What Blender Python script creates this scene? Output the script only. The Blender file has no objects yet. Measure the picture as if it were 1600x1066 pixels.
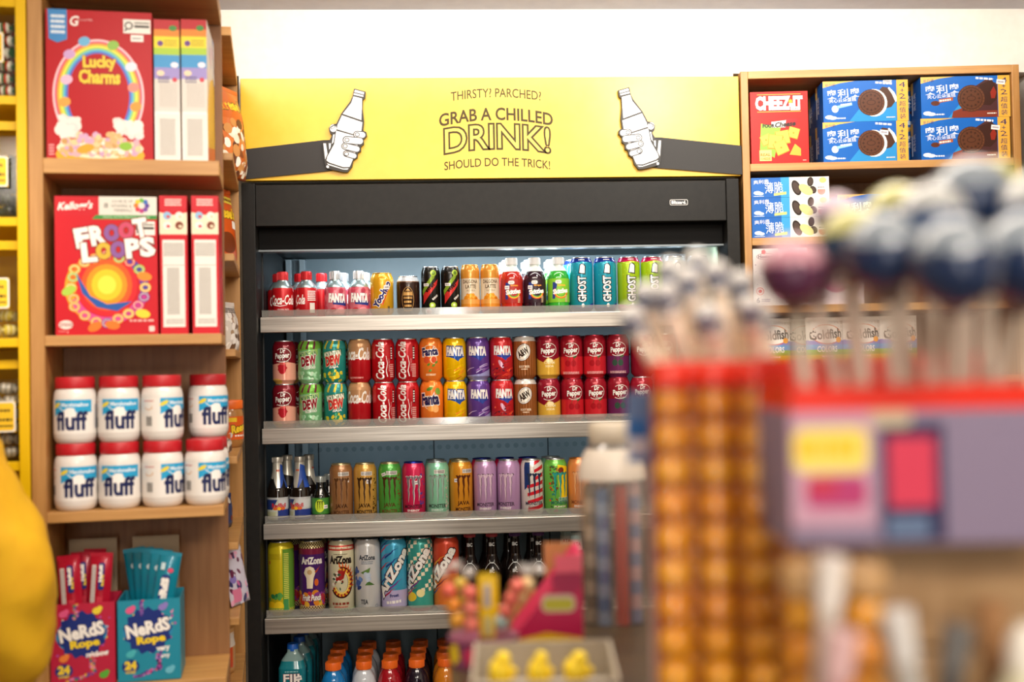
import bpy, bmesh, math, random
from mathutils import Vector, Matrix
from mathutils.geometry import tessellate_polygon

# ------------------------------------------------------------------ camera, light, exposure
SC = bpy.context.scene
COL = SC.collection
EYE = Vector((0.0, 0.0, 1.46))
FPX = 1600 * 40 / 36.0
CAMROT = Matrix.Rotation(math.radians(-3.4), 3, 'Z') @ Matrix.Rotation(math.radians(91.3), 3, 'X') @ Matrix.Rotation(-0.02, 3, 'Z')
cam_data = bpy.data.cameras.new('camera')
cam_data.lens = 40; cam_data.sensor_width = 36
cam_data.dof.use_dof = True
cam_data.dof.focus_distance = 3.27
cam_data.dof.aperture_fstop = 1.8
cam_data.clip_start = 0.05
cam = bpy.data.objects.new('camera', cam_data); COL.objects.link(cam)
cam.matrix_world = Matrix.Translation(EYE) @ CAMROT.to_4x4()
SC.camera = cam

SC.view_settings.view_transform = 'Standard'
SC.view_settings.look = 'None'
SC.view_settings.gamma = 1.0
SC.view_settings.use_curve_mapping = False
SC.view_settings.exposure = 0.0

world = bpy.data.worlds.new('world'); SC.world = world
world.use_nodes = True
world.node_tree.nodes['Background'].inputs[0].default_value = (1.0, 0.93, 0.84, 1)
world.node_tree.nodes['Background'].inputs[1].default_value = 0.15

def area_light(name, loc, target, sx, sy, power, color):
    d = bpy.data.lights.new(name, 'AREA'); d.shape = 'RECTANGLE'; d.size = sx; d.size_y = sy
    d.energy = power; d.color = color
    o = bpy.data.objects.new(name, d); COL.objects.link(o); o.location = loc
    o.rotation_euler = (Vector(target) - Vector(loc)).to_track_quat('-Z', 'Y').to_euler()
    return o
def spot_light(name, loc, target, power, color, angle, blend=0.6, radius=0.05):
    d = bpy.data.lights.new(name, 'SPOT'); d.energy = power; d.color = color
    d.spot_size = math.radians(angle); d.spot_blend = blend; d.shadow_soft_size = radius
    o = bpy.data.objects.new(name, d); COL.objects.link(o); o.location = loc
    o.rotation_euler = (Vector(target) - Vector(loc)).to_track_quat('-Z', 'Y').to_euler()
    return o
WARM = (1.0, 0.89, 0.76)
# ceiling lamps of the shop (all above and behind the picture), the strip lamp inside the fridge canopy, and added lights marked below
area_light('ceiling_lamp_aisle', (0.15, 1.45, 2.44), (0.15, 1.6, 0), 1.8, 0.35, 36, WARM)
area_light('ceiling_lamp_entrance', (-0.3, -0.6, 2.44), (-0.1, 0.9, 0.9), 1.6, 0.5, 20, WARM)
area_light('counter_fill_light', (0.6, -0.30, 2.44), (0.8, 0.95, 1.3), 0.8, 0.4, 33, WARM)  # fill added on the camera side to brighten the gumballs
area_light('wall_washer_lamp', (0.45, 2.62, 2.45), (0.45, 3.2, 2.22), 2.3, 0.08, 14.5, (1.0, 0.95, 0.87))
spot_light('track_spot_sign', (0.75, 2.2, 2.42), (0.45, 3.2, 2.15), 24, (1.0, 0.95, 0.86), 100, 1.0, 0.08)
spot_light('track_spot_left', (-0.35, 1.25, 2.42), (-0.70, 2.45, 1.5), 13, WARM, 80, 1.0, 0.08)
spot_light('bin_fill_spot', (-0.95, 1.35, 2.42), (-1.05, 2.30, 1.80), 48, WARM, 36, 1.0, 0.08)  # unseen spot added to brighten the dark sweet bins
spot_light('right_fill_spot', (1.0, 1.9, 2.42), (1.2, 3.2, 1.8), 20, (1.0, 0.93, 0.84), 80, 1.0, 0.08)  # unseen spot added to lift the dim right shelf
area_light('added_streak_light', (0.05, -1.45, 1.45), (0.1, 3.2, 1.2), 0.16, 1.5, 15, (1.0, 0.97, 0.92))  # unseen strip added behind the camera for streaks on the cans; no window there
area_light('liner_fill_upper', (0.15, 3.50, 1.575), (0.15, 3.66, 1.30), 1.2, 0.02, 0.6, (0.80, 0.93, 1.0))  # added light with no fixture, brightens the liner below the top shelf
area_light('liner_fill_lower', (0.15, 3.50, 1.265), (0.15, 3.66, 1.0), 1.2, 0.02, 0.6, (0.80, 0.93, 1.0))  # second added light, brightens the liner below the next shelf
area_light('fridge_strip_lamp', (0.20, 3.27, 1.80), (0.20, 3.52, 1.5), 1.14, 0.03, 6.5, (0.80, 0.93, 1.0))

# ------------------------------------------------------------------ pixel helper: a sight line met with a real plane
def ray(px, py):
    return CAMROT @ Vector(((px - 800) / FPX, -(py - 533) / FPX, -1.0))
def on_y(px, py, Y):
    d = ray(px, py); return EYE + d * (Y / d.y)
def at_depth(px, py, D):
    return EYE + ray(px, py) * D
class Frame:                                            # an upright local frame: u along the front, v into depth
    def __init__(s, ox, oy, deg):
        s.o = Vector((ox, oy, 0)); s.a = math.radians(deg)
        s.u = Vector((math.cos(s.a), math.sin(s.a), 0)); s.v = Vector((-math.sin(s.a), math.cos(s.a), 0))
    def __call__(s, u, v, z): return s.o + s.u * u + s.v * v + Vector((0, 0, z))
    def hit(s, px, py, v=0.0):                          # pixel on the plane at depth v of this frame -> (u, z)
        d = ray(px, py); t = ((s.o + s.v * v - EYE).dot(s.v)) / d.dot(s.v); p = EYE + d * t - s.o
        return p.dot(s.u), p.z

# ------------------------------------------------------------------ materials
MATS = {}
def lin(c):
    if isinstance(c, str):
        c = c.lstrip('#'); c = [int(c[i:i + 2], 16) / 255 for i in (0, 2, 4)]
    return [x / 12.92 if x <= 0.04045 else ((x + 0.055) / 1.055) ** 2.4 for x in c]
def M(c, rough=0.45, metal=0.0, trans=0.0, coat=0.0, spec=0.5, alpha=1.0, emit=0.0, ior=1.45):
    key = (str(c), rough, metal, trans, coat, spec, alpha, emit, ior)
    if key in MATS: return MATS[key]
    m = bpy.data.materials.new('m'); m.use_nodes = True
    b = m.node_tree.nodes['Principled BSDF']; l = lin(c)
    b.inputs['Base Color'].default_value = (*l, 1)
    b.inputs['Roughness'].default_value = rough; b.inputs['Metallic'].default_value = metal
    b.inputs['Transmission Weight'].default_value = trans; b.inputs['Coat Weight'].default_value = coat
    b.inputs['Specular IOR Level'].default_value = spec; b.inputs['Alpha'].default_value = alpha
    b.inputs['IOR'].default_value = ior
    if emit:
        b.inputs['Emission Color'].default_value = (*l, 1); b.inputs['Emission Strength'].default_value = emit
    MATS[key] = m; return m
def noisy(key, c1, c2, scale=(1, 1, 1), nscale=8.0, rough=0.5, metal=0.0, detail=4.0, bump=0.0, coat=0.0, lo=0.35, hi=0.65):
    if key in MATS: return MATS[key]
    m = bpy.data.materials.new(key); m.use_nodes = True; nt = m.node_tree; b = nt.nodes['Principled BSDF']
    tc = nt.nodes.new('ShaderNodeTexCoord'); mp = nt.nodes.new('ShaderNodeMapping'); n = nt.nodes.new('ShaderNodeTexNoise'); r = nt.nodes.new('ShaderNodeValToRGB')
    mp.inputs['Scale'].default_value = scale; n.inputs['Scale'].default_value = nscale; n.inputs['Detail'].default_value = detail
    nt.links.new(tc.outputs['Object'], mp.inputs['Vector']); nt.links.new(mp.outputs[0], n.inputs['Vector']); nt.links.new(n.outputs['Fac'], r.inputs[0])
    r.color_ramp.elements[0].color = (*lin(c1), 1); r.color_ramp.elements[1].color = (*lin(c2), 1)
    r.color_ramp.elements[0].position = lo; r.color_ramp.elements[1].position = hi
    nt.links.new(r.outputs[0], b.inputs['Base Color'])
    b.inputs['Roughness'].default_value = rough; b.inputs['Metallic'].default_value = metal; b.inputs['Coat Weight'].default_value = coat
    if bump:
        bp = nt.nodes.new('ShaderNodeBump'); bp.inputs['Strength'].default_value = bump; bp.inputs['Distance'].default_value = 0.002
        nt.links.new(n.outputs['Fac'], bp.inputs['Height']); nt.links.new(bp.outputs[0], b.inputs['Normal'])
    MATS[key] = m; return m
def clear_film(key, tint, gloss=0.12, rough=0.08, clear=1.0):   # thin clear plastic: see-through with a sheen
    if key in MATS: return MATS[key]
    m = bpy.data.materials.new(key); m.use_nodes = True; nt = m.node_tree; nt.nodes.remove(nt.nodes['Principled BSDF'])
    t = nt.nodes.new('ShaderNodeBsdfTransparent'); g = nt.nodes.new('ShaderNodeBsdfGlossy'); d = nt.nodes.new('ShaderNodeBsdfDiffuse')
    x = nt.nodes.new('ShaderNodeMixShader'); y = nt.nodes.new('ShaderNodeMixShader'); f = nt.nodes.new('ShaderNodeLayerWeight'); f.inputs[0].default_value = 0.5; pw = nt.nodes.new('ShaderNodeMath'); pw.operation = 'POWER'; pw.inputs[1].default_value = 4.0
    mth = nt.nodes.new('ShaderNodeMath'); mth.operation = 'MULTIPLY_ADD'
    t.inputs[0].default_value = (*lin(tint), 1); d.inputs[0].default_value = (*lin(tint), 1); g.inputs['Roughness'].default_value = rough
    nt.links.new(f.outputs['Facing'], pw.inputs[0]); nt.links.new(pw.outputs[0], mth.inputs[0]); mth.inputs[1].default_value = 0.55; mth.inputs[2].default_value = gloss * 0.3
    y.inputs[0].default_value = clear
    nt.links.new(d.outputs[0], y.inputs[1]); nt.links.new(t.outputs[0], y.inputs[2])
    nt.links.new(mth.outputs[0], x.inputs[0]); nt.links.new(y.outputs[0], x.inputs[1]); nt.links.new(g.outputs[0], x.inputs[2])
    nt.links.new(x.outputs[0], nt.nodes['Material Output'].inputs[0])
    MATS[key] = m; return m
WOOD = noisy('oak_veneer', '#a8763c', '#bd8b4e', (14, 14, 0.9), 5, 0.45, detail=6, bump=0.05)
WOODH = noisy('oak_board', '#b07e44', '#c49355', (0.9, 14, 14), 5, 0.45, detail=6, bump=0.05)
STEEL = noisy('brushed_steel', '#a39d95', '#c4beb5', (0.6, 30, 30), 6, 0.34, metal=0.85)
BLACK = noisy('black_powder_coat', '#171513', '#1c1a17', (1, 1, 1), 60, 0.5)
BLACK.node_tree.nodes['Principled BSDF'].inputs['Specular IOR Level'].default_value = 0.25
LIDM = M('#c9ccce', 0.25, 0.9)
CLEAR = clear_film('clear_acrylic', '#e4e2dc', 0.25, 0.1, 0.84)

# ------------------------------------------------------------------ mesh builder
class MB:
    def __init__(s): s.v = []; s.f = []; s.m = []; s.n = {}; s.mats = []; s.sm = []
    def mi(s, mat):
        if mat not in s.mats: s.mats.append(mat)
        return s.mats.index(mat)
    def add(s, vs, fs, mat, smooth=False, normals=None):
        b = len(s.v); s.v += [tuple(x) for x in vs]; k = s.mi(mat)
        for f in fs: s.f.append([b + i for i in f]); s.m.append(k); s.sm.append(smooth)
        if normals:
            for i, n in enumerate(normals): s.n[b + i] = n
        return s
    def box(s, x0, x1, y0, y1, z0, z1, mat):
        vs = [(x, y, z) for x in (x0, x1) for y in (y0, y1) for z in (z0, z1)]
        return s.add(vs, [(0, 1, 3, 2), (4, 6, 7, 5), (0, 4, 5, 1), (2, 3, 7, 6), (0, 2, 6, 4), (1, 5, 7, 3)], mat)
    def lathe(s, prof, mat, seg=32, cx=0, cy=0, cap0=True, cap1=True, smooth=True):
        vs = []; fs = []; n = len(prof)
        for z, r in prof:
            for i in range(seg):
                a = 2 * math.pi * i / seg; vs.append((cx + r * math.sin(a), cy - r * math.cos(a), z))
        for j in range(n - 1):
            for i in range(seg):
                k = (i + 1) % seg; fs.append((j * seg + i, j * seg + k, (j + 1) * seg + k, (j + 1) * seg + i))
        s.add(vs, fs, mat, smooth)
        if cap0: s.add(vs[:seg], [tuple(range(seg))[::-1]], mat)
        if cap1: s.add(vs[-seg:], [tuple(range(seg))], mat)
        return s
    def tube(s, pts, r, mat, seg=8, caps=True):
        pts = [Vector(p) for p in pts]; vs = []; fs = []
        rr = r if isinstance(r, (list, tuple)) else [r] * len(pts)
        for i, p in enumerate(pts):
            d = (pts[min(i + 1, len(pts) - 1)] - pts[max(i - 1, 0)]).normalized()
            a = d.orthogonal().normalized() if i == 0 else (a - d * a.dot(d)).normalized()
            b = d.cross(a)
            for k in range(seg):
                t = 2 * math.pi * k / seg; vs.append(p + (a * math.cos(t) + b * math.sin(t)) * rr[i])
        for j in range(len(pts) - 1):
            for i in range(seg):
                k = (i + 1) % seg; fs.append((j * seg + i, j * seg + k, (j + 1) * seg + k, (j + 1) * seg + i))
        s.add(vs, fs, mat, True)
        if caps: s.add(vs[:seg], [tuple(range(seg))[::-1]], mat); s.add(vs[-seg:], [tuple(range(seg))], mat)
        return s
    def ball(s, c, r, mat, seg=16, rings=10, sc=(1, 1, 1), jit=0.0, rnd=None):
        vs = []; fs = []
        for j in range(rings + 1):
            t = math.pi * j / rings
            for i in range(seg):
                a = 2 * math.pi * i / seg; q = r * (1 + (rnd.uniform(-jit, jit) if jit else 0))
                vs.append((c[0] + q * sc[0] * math.sin(t) * math.cos(a), c[1] + q * sc[1] * math.sin(t) * math.sin(a), c[2] - q * sc[2] * math.cos(t)))
        for j in range(rings):
            for i in range(seg):
                k = (i + 1) % seg; fs.append((j * seg + i, j * seg + k, (j + 1) * seg + k, (j + 1) * seg + i))
        return s.add(vs, fs, mat, True)
    def prism(s, pts, y0, y1, mat, side=None):          # outline in x,z pushed through y (front face at y0)
        n = len(pts); tri = tessellate_polygon([[Vector((p[0], p[1], 0)) for p in pts]])
        vs = [(p[0], y0, p[1]) for p in pts]; s.add(vs, fix_tri(tri, pts), mat)
        vb = [(p[0], y1, p[1]) for p in pts]; s.add(vb, [t[::-1] for t in fix_tri(tri, pts)], mat)
        sgn = 1 if area2(pts) > 0 else -1
        fs = [(i, (i + 1) % n, n + (i + 1) % n, n + i)[::-sgn] for i in range(n)]
        return s.add(vs + vb, fs, side or mat)
    def build(s, name, parent=None, loc=(0, 0, 0), rot=(0, 0, 0), bevel=0.0):
        me = bpy.data.meshes.new(name); me.from_pydata(s.v, [], s.f)
        for m in s.mats: me.materials.append(m)
        me.polygons.foreach_set('material_index', s.m); me.polygons.foreach_set('use_smooth', s.sm)
        me.update()
        if s.n:
            nn = [tuple(x.vector) for x in me.corner_normals]
            for li, l in enumerate(me.loops):
                if l.vertex_index in s.n: nn[li] = s.n[l.vertex_index]
            me.normals_split_custom_set(nn)
        o = bpy.data.objects.new(name, me); COL.objects.link(o); o.location = loc; o.rotation_euler = rot
        if parent: o.parent = parent
        if bevel:
            b = o.modifiers.new('bevel', 'BEVEL'); b.width = bevel; b.segments = 2; b.limit_method = 'ANGLE'; b.angle_limit = math.radians(40)
        return o
def area2(p):
    return sum(p[i][0] * p[(i + 1) % len(p)][1] - p[(i + 1) % len(p)][0] * p[i][1] for i in range(len(p)))
def fix_tri(tri, pts):
    out = []
    for t in tri:
        a = area2([pts[i] for i in t])
        if abs(a) > 1e-14: out.append(tuple(t) if a > 0 else tuple(t)[::-1])
    return out

# ------------------------------------------------------------------ object bookkeeping
def tag(o, label, cat, group=None):
    o['label'] = label; o['category'] = cat
    if group: o['group'] = group
    return o
def thing(name, label, cat, loc=(0, 0, 0), rotz=0.0, group=None, rot=None):
    o = bpy.data.objects.new(name, None); COL.objects.link(o); o.empty_display_size = 0.05
    o.location = loc; o.rotation_euler = rot or (0, 0, rotz); return tag(o, label, cat, group)
def struct(o): o['kind'] = 'structure'; return o
def dup(root, loc, rotz=None, label=None, group=None, rot=None):
    kids = {}
    for q in bpy.data.objects:
        if q.parent: kids.setdefault(q.parent, []).append(q)
    def cp(o, par):
        c = o.copy(); COL.objects.link(c)
        if par: c.parent = par
        for k in kids.get(o, []): cp(k, c)
        return c
    r = cp(root, None); r.location = loc
    if rotz is not None: r.rotation_euler = (0, 0, rotz)
    if rot is not None: r.rotation_euler = rot
    if label: r['label'] = label
    if group: r['group'] = group
    return r

# ------------------------------------------------------------------ printed artwork: flat shapes laid onto boxes and round packs
TXT = {}
def text_mesh(s, off, shear, res):
    key = (s, off, shear, res)
    if key in TXT: return TXT[key]
    c = bpy.data.curves.new('t', 'FONT'); c.body = s; c.offset = off; c.shear = shear; c.resolution_u = res; c.fill_mode = 'FRONT'
    o = bpy.data.objects.new('t', c); me = bpy.data.meshes.new_from_object(o)
    v = [(p.co.x, p.co.y) for p in me.vertices]; f = [tuple(p.vertices) for p in me.polygons]
    bpy.data.objects.remove(o); bpy.data.curves.remove(c); bpy.data.meshes.remove(me)
    TXT[key] = (v, f); return TXT[key]
def clip(poly, ax, lo, hi):
    for sgn, lim in ((1, lo), (-1, hi)):
        out = []; n = len(poly)
        for i in range(n):
            a, b = poly[i], poly[(i + 1) % n]; da = sgn * (a[ax] - lim); db = sgn * (b[ax] - lim)
            if da >= 0: out.append(a)
            if (da > 0 > db) or (da < 0 < db):
                t = da / (da - db); out.append((a[0] + (b[0] - a[0]) * t, a[1] + (b[1] - a[1]) * t))
        poly = out
        if len(poly) < 3: return []
    return poly
class Art:
    def __init__(s, rough=0.4, metal=0.0, coat=0.0, spec=0.3): s.it = []; s.kw = dict(rough=rough, metal=metal, coat=coat, spec=spec)
    def put(s, polys, c):
        s.it.append((polys, c if not isinstance(c, str) else M(c, **s.kw))); return s
    def poly(s, pts, c):
        if area2(pts) < 0: pts = pts[::-1]
        tri = tessellate_polygon([[Vector((p[0], p[1], 0)) for p in pts]])
        return s.put([[pts[i] for i in t] for t in fix_tri(tri, pts)], c)
    def rect(s, x0, y0, x1, y1, c): return s.put([[(x0, y0), (x1, y0), (x1, y1), (x0, y1)]], c)
    def rrect(s, x0, y0, x1, y1, r, c):
        p = []
        for cx, cy, a0 in ((x1 - r, y0 + r, -90), (x1 - r, y1 - r, 0), (x0 + r, y1 - r, 90), (x0 + r, y0 + r, 180)):
            for k in range(4):
                a = math.radians(a0 + 30 * k); p.append((cx + r * math.cos(a), cy + r * math.sin(a)))
        return s.put([p], c)
    def ell(s, cx, cy, rx, ry, c, rot=0.0, n=20):
        ca, sa = math.cos(rot), math.sin(rot); p = []
        for k in range(n):
            a = 2 * math.pi * k / n; x, y = rx * math.cos(a), ry * math.sin(a); p.append((cx + x * ca - y * sa, cy + x * sa + y * ca))
        return s.put([p], c)
    def ring(s, cx, cy, rx, ry, w, c, a0=0, a1=360, n=28, rot=0.0):
        ca, sa = math.cos(rot), math.sin(rot); q = []
        def P(a, k):
            x, y = (rx + k) * math.cos(a), (ry + k) * math.sin(a); return (cx + x * ca - y * sa, cy + x * sa + y * ca)
        for i in range(n):
            a, b = (math.radians(a0 + (a1 - a0) * t / n) for t in (i, i + 1))
            q.append([P(a, -w / 2), P(a, w / 2), P(b, w / 2), P(b, -w / 2)])
        return s.put(q, c)
    def line(s, pts, w, c, w1=None):
        q = []; n = len(pts); w1 = w if w1 is None else w1
        for i in range(n - 1):
            a, b = Vector(pts[i]), Vector(pts[i + 1]); d = (b - a).normalized(); nn = Vector((-d.y, d.x))
            wa = w + (w1 - w) * i / (n - 1); wb = w + (w1 - w) * (i + 1) / (n - 1)
            q.append([tuple(a - nn * wa / 2), tuple(b - nn * wb / 2), tuple(b + nn * wb / 2), tuple(a + nn * wa / 2)])
        return s.put(q, c)
    def star(s, cx, cy, r0, r1, n, c, rot=0.0):
        return s.poly([(cx + (r0 if k % 2 else r1) * math.cos(rot + math.pi * k / n), cy + (r0 if k % 2 else r1) * math.sin(rot + math.pi * k / n)) for k in range(2 * n)], c)
    def text(s, t, cx, cy, w, h, c, bold=0.0, out=None, shear=0.0, rot=0.0, arc=0.0, res=2, thin=None):
        base, _ = text_mesh(t, 0.0, shear, res)
        if not base: return s
        x0 = min(p[0] for p in base); x1 = max(p[0] for p in base); y0 = min(p[1] for p in base); y1 = max(p[1] for p in base)
        sx = w / (x1 - x0); sy = (h / (y1 - y0)) if h else sx; ca, sa = math.cos(rot), math.sin(rot)
        layers = []
        if out: layers.append((out[0], out[1]))
        layers.append((c, bold))
        if thin: layers.append(thin)
        for col, off in layers:
            v, f = text_mesh(t, off, shear, res); pts = []
            for x, y in v:
                x = (x - (x0 + x1) / 2) * sx; y = (y - (y0 + y1) / 2) * sy - arc * x * x
                pts.append((cx + x * ca - y * sa, cy + x * sa + y * ca))
            s.put([[pts[i] for i in q] for q in f], col)
        return s
    def fine(s, cx, cy, w, h, c, rot=0.0, **k):                # a line of print too small to read
        h = h or w * .2; g = random.Random(int(abs(cx * 9e4 + cy * 7e4)) + 1); x = -w / 2; q = []; ca, sa = math.cos(rot), math.sin(rot)
        while x < w / 2:
            e = min(w / 2, x + w * g.uniform(.10, .24)); q.append([(cx + a * ca - b * sa, cy + a * sa + b * ca) for a, b in ((x, -h * .35), (e, -h * .35), (e, h * .35), (x, h * .35))]); x = e + w * .05
        return s.put(q, c)
    def blobs(s, n, x0, y0, x1, y1, r0, r1, cols, seed=1):
        g = random.Random(seed)
        for _ in range(n): s.ell(g.uniform(x0, x1), g.uniform(y0, y1), g.uniform(r0, r1), g.uniform(r0, r1), g.choice(cols), g.uniform(0, 3), 9)
        return s
    def lines(s, x0, y0, x1, y1, n, c, seed=1, fill=0.55):      # rows of fine print too small to read
        g = random.Random(seed); q = []; h = (y1 - y0) / n
        for k in range(n):
            x = x0; y = y1 - (k + 0.5) * h
            while x < x1:
                e = min(x1, x + g.uniform(0.06, 0.2) * (x1 - x0) + 1e-4); q.append([(x, y - h * fill / 2), (e, y - h * fill / 2), (e, y + h * fill / 2), (x, y + h * fill / 2)]); x = e + 0.02 * (x1 - x0)
        return s.put(q, c)
def flat(mb, art, org, ux, uy, W, H, eps=4e-5, start=1):
    ux, uy, org = Vector(ux), Vector(uy), Vector(org); n = ux.cross(uy); eps = min(eps, 1e-3 / max(1, len(art.it)))
    for k, (polys, mat) in enumerate(art.it):
        vs = []; fs = []
        for p in polys:
            p = clip(clip(p, 0, 0, W), 1, 0, H) if W else p
            if len(p) < 3: continue
            b = len(vs); vs += [org + ux * q[0] + uy * q[1] + n * (eps * (k + start)) for q in p]; fs.append(tuple(range(b, b + len(p))))
        if vs: mb.add(vs, fs, mat, False, [tuple(n)] * len(vs))
    return mb
def wrap(mb, art, prof, seg=32, umax=None, eps=4e-5, rot=0.0):   # prof: [(z, r)]; u is arc length at the widest radius
    R = max(r for z, r in prof); zs = [z for z, r in prof]; du = 2 * math.pi * R / seg
    umax = umax or math.pi * R; eps = min(eps, 6e-4 / max(1, len(art.it))); off = int(math.ceil(umax / du))
    for k, (polys, mat) in enumerate(art.it):
        vs = []; fs = []; ns = []; e = eps * (k + 1)
        for p in polys:
            x0 = min(q[0] for q in p); x1 = max(q[0] for q in p); y0 = min(q[1] for q in p); y1 = max(q[1] for q in p)
            for i in range(max(-off, int(math.floor(x0 / du))), min(off, int(math.floor(x1 / du)) + 1)):
                ps = clip(p, 0, i * du, (i + 1) * du)
                if not ps: continue
                for j in range(len(prof) - 1):
                    (za, ra), (zb, rb) = prof[j], prof[j + 1]
                    if zb <= y0 or za >= y1: continue
                    pp = clip(ps, 1, za, zb)
                    if len(pp) < 3: continue
                    b = len(vs); L = math.hypot(zb - za, rb - ra) or 1; nr, nz = (zb - za) / L, -(rb - ra) / L
                    for u, v in pp:
                        t = (v - za) / (zb - za); a0 = i * du / R + rot; a1 = (i + 1) * du / R + rot; f = (u - i * du) / du
                        r = ra + (rb - ra) * t + e; a = a0 + (a1 - a0) * f
                        x = r * (math.sin(a0) * (1 - f) + math.sin(a1) * f); y = -r * (math.cos(a0) * (1 - f) + math.cos(a1) * f)
                        vs.append((x, y, v + nz * e)); ns.append((nr * math.sin(a), -nr * math.cos(a), nz))
                    fs.append(tuple(range(b, b + len(pp))))
        if vs: mb.add(vs, fs, mat, True, ns)
    return mb
def carton(name, label, cat, w, h, d, col, front=None, right=None, left=None, top=None, loc=(0, 0, 0), rotz=0.0, group=None, rough=0.4):
    m = MB(); m.box(-w / 2, w / 2, -d / 2, d / 2, 0, h, M(col, rough, spec=.25))
    if front: flat(m, front, (-w / 2, -d / 2, 0), (1, 0, 0), (0, 0, 1), w, h)
    if right: flat(m, right, (w / 2, -d / 2, 0), (0, 1, 0), (0, 0, 1), d, h)
    if left: flat(m, left, (-w / 2, d / 2, 0), (0, -1, 0), (0, 0, 1), d, h)
    if top: flat(m, top, (-w / 2, -d / 2, h), (1, 0, 0), (0, 1, 0), w, d)
    return tag(m.build(name, None, loc, (0, 0, rotz)), label, cat, group)

def settle(items, lo=-9, hi=9, gap=0.0008, it=400):      # items: [thing, radius, row]; ease round packs apart so none cut into each other
    for _ in range(it):
        for i in range(len(items)):
            a, ra, wa = items[i]
            a.location.x = min(max(a.location.x, lo + ra), hi - ra)
            for b, rb, wb in items[i + 1:]:
                if abs(a.location.z - b.location.z) > 0.1: continue
                d = Vector((b.location.x - a.location.x, b.location.y - a.location.y)); need = ra + rb + gap - d.length
                if need <= 0: continue
                d = d.normalized()
                if wa == wb: s = 1 if b.location.x >= a.location.x else -1; a.location.x -= s * need / 2; b.location.x += s * need / 2
                else: k = b if wb > wa else a; k.location.y += need * 0.8

# ------------------------------------------------------------------ the room
WHITE = noisy('white_paint', '#e6e0d6', '#eae5dc', (1, 1, 1), 30, 0.6)
m = MB(); m.box(-2.6, 1.75, 3.95, 4.05, 0, 2.9, WHITE); struct(m.build('wall_back'))
m = MB(); m.box(-2.7, -2.6, -1.6, 4.05, 0, 2.9, WHITE); struct(m.build('wall_left'))
m = MB(); m.box(1.72, 1.82, -1.6, 4.05, 0, 2.9, WHITE); struct(m.build('wall_right'))
m = MB(); m.box(-2.7, 1.82, -1.7, -1.6, 0, 2.9, WHITE); struct(m.build('wall_front'))
m = MB(); m.box(-2.7, 1.82, -1.7, 4.05, 2.474, 2.56, noisy('ceiling_paint', '#b9b9c2', '#c0c0c8', (1, 1, 1), 20, 0.8)); struct(m.build('ceiling'))
m = MB(); m.box(-2.7, 1.82, -1.7, 4.05, -0.06, 0, noisy('floor_vinyl', '#8f7d68', '#9c8a74', (1, 1, 1), 12, 0.35)); struct(m.build('floor'))
m = MB(); m.box(-2.6, 1.72, 3.20, 3.95, 2.288, 2.474, WHITE); struct(m.build('trim_1'))
m = MB(); m.box(-0.56, 0.84, 3.20, 3.95, 1.989, 2.288, WHITE); struct(m.build('trim_2'))

# ------------------------------------------------------------------ the yellow sign over the fridge
YEL = noisy('sign_yellow', '#f2bd2e', '#f4c236', (1, 1, 1), 25, 0.32)
INK = '#4a3a16'; DARK = '#322d29'
sign = thing('sign_board', 'long yellow sign with drink slogan and two bottle hands above the fridge', 'sign', (0.1515, 3.19, 1.989))
SY = 3.172
def sg(px, py): p = on_y(px, py, SY); return (p.x - 0.1515, p.z - 1.989)
m = MB(); m.box(-0.7025, 0.6965, SY - 3.19, 0.008, 0, 0.284, YEL)
a = Art(rough=0.5)
def T(t, px, py, w, h, bold, arc, **k):
    x, z = sg(px, py); a.text(t, x, z, w * 0.001784, h * 0.001784, INK, bold=bold, arc=arc, res=4, **k)
T('THIRSTY? PARCHED?', 775, 145, 142, 14, 0.008, 0.66)
T('GRAB A CHILLED', 775, 178, 178, 19, 0.022, 0.72)
T('DRINK!', 777, 213, 164, 38, 0.055, 0.62, thin=('#f9dc62', -0.002))
T('SHOULD DO THE TRICK!', 777, 253, 166, 13, 0.008, 0.5)
flat(m, a, (0, SY - 3.19, 0), (1, 0, 0), (0, 0, 1), None, None, 1e-4)
m.build('board', sign, bevel=0.001)
def crop(q): return [sg(340 + x / 3.553, 100 + y / 3.553) for x, y in q]
XC = sg(770.6, 200)[0]
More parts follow.
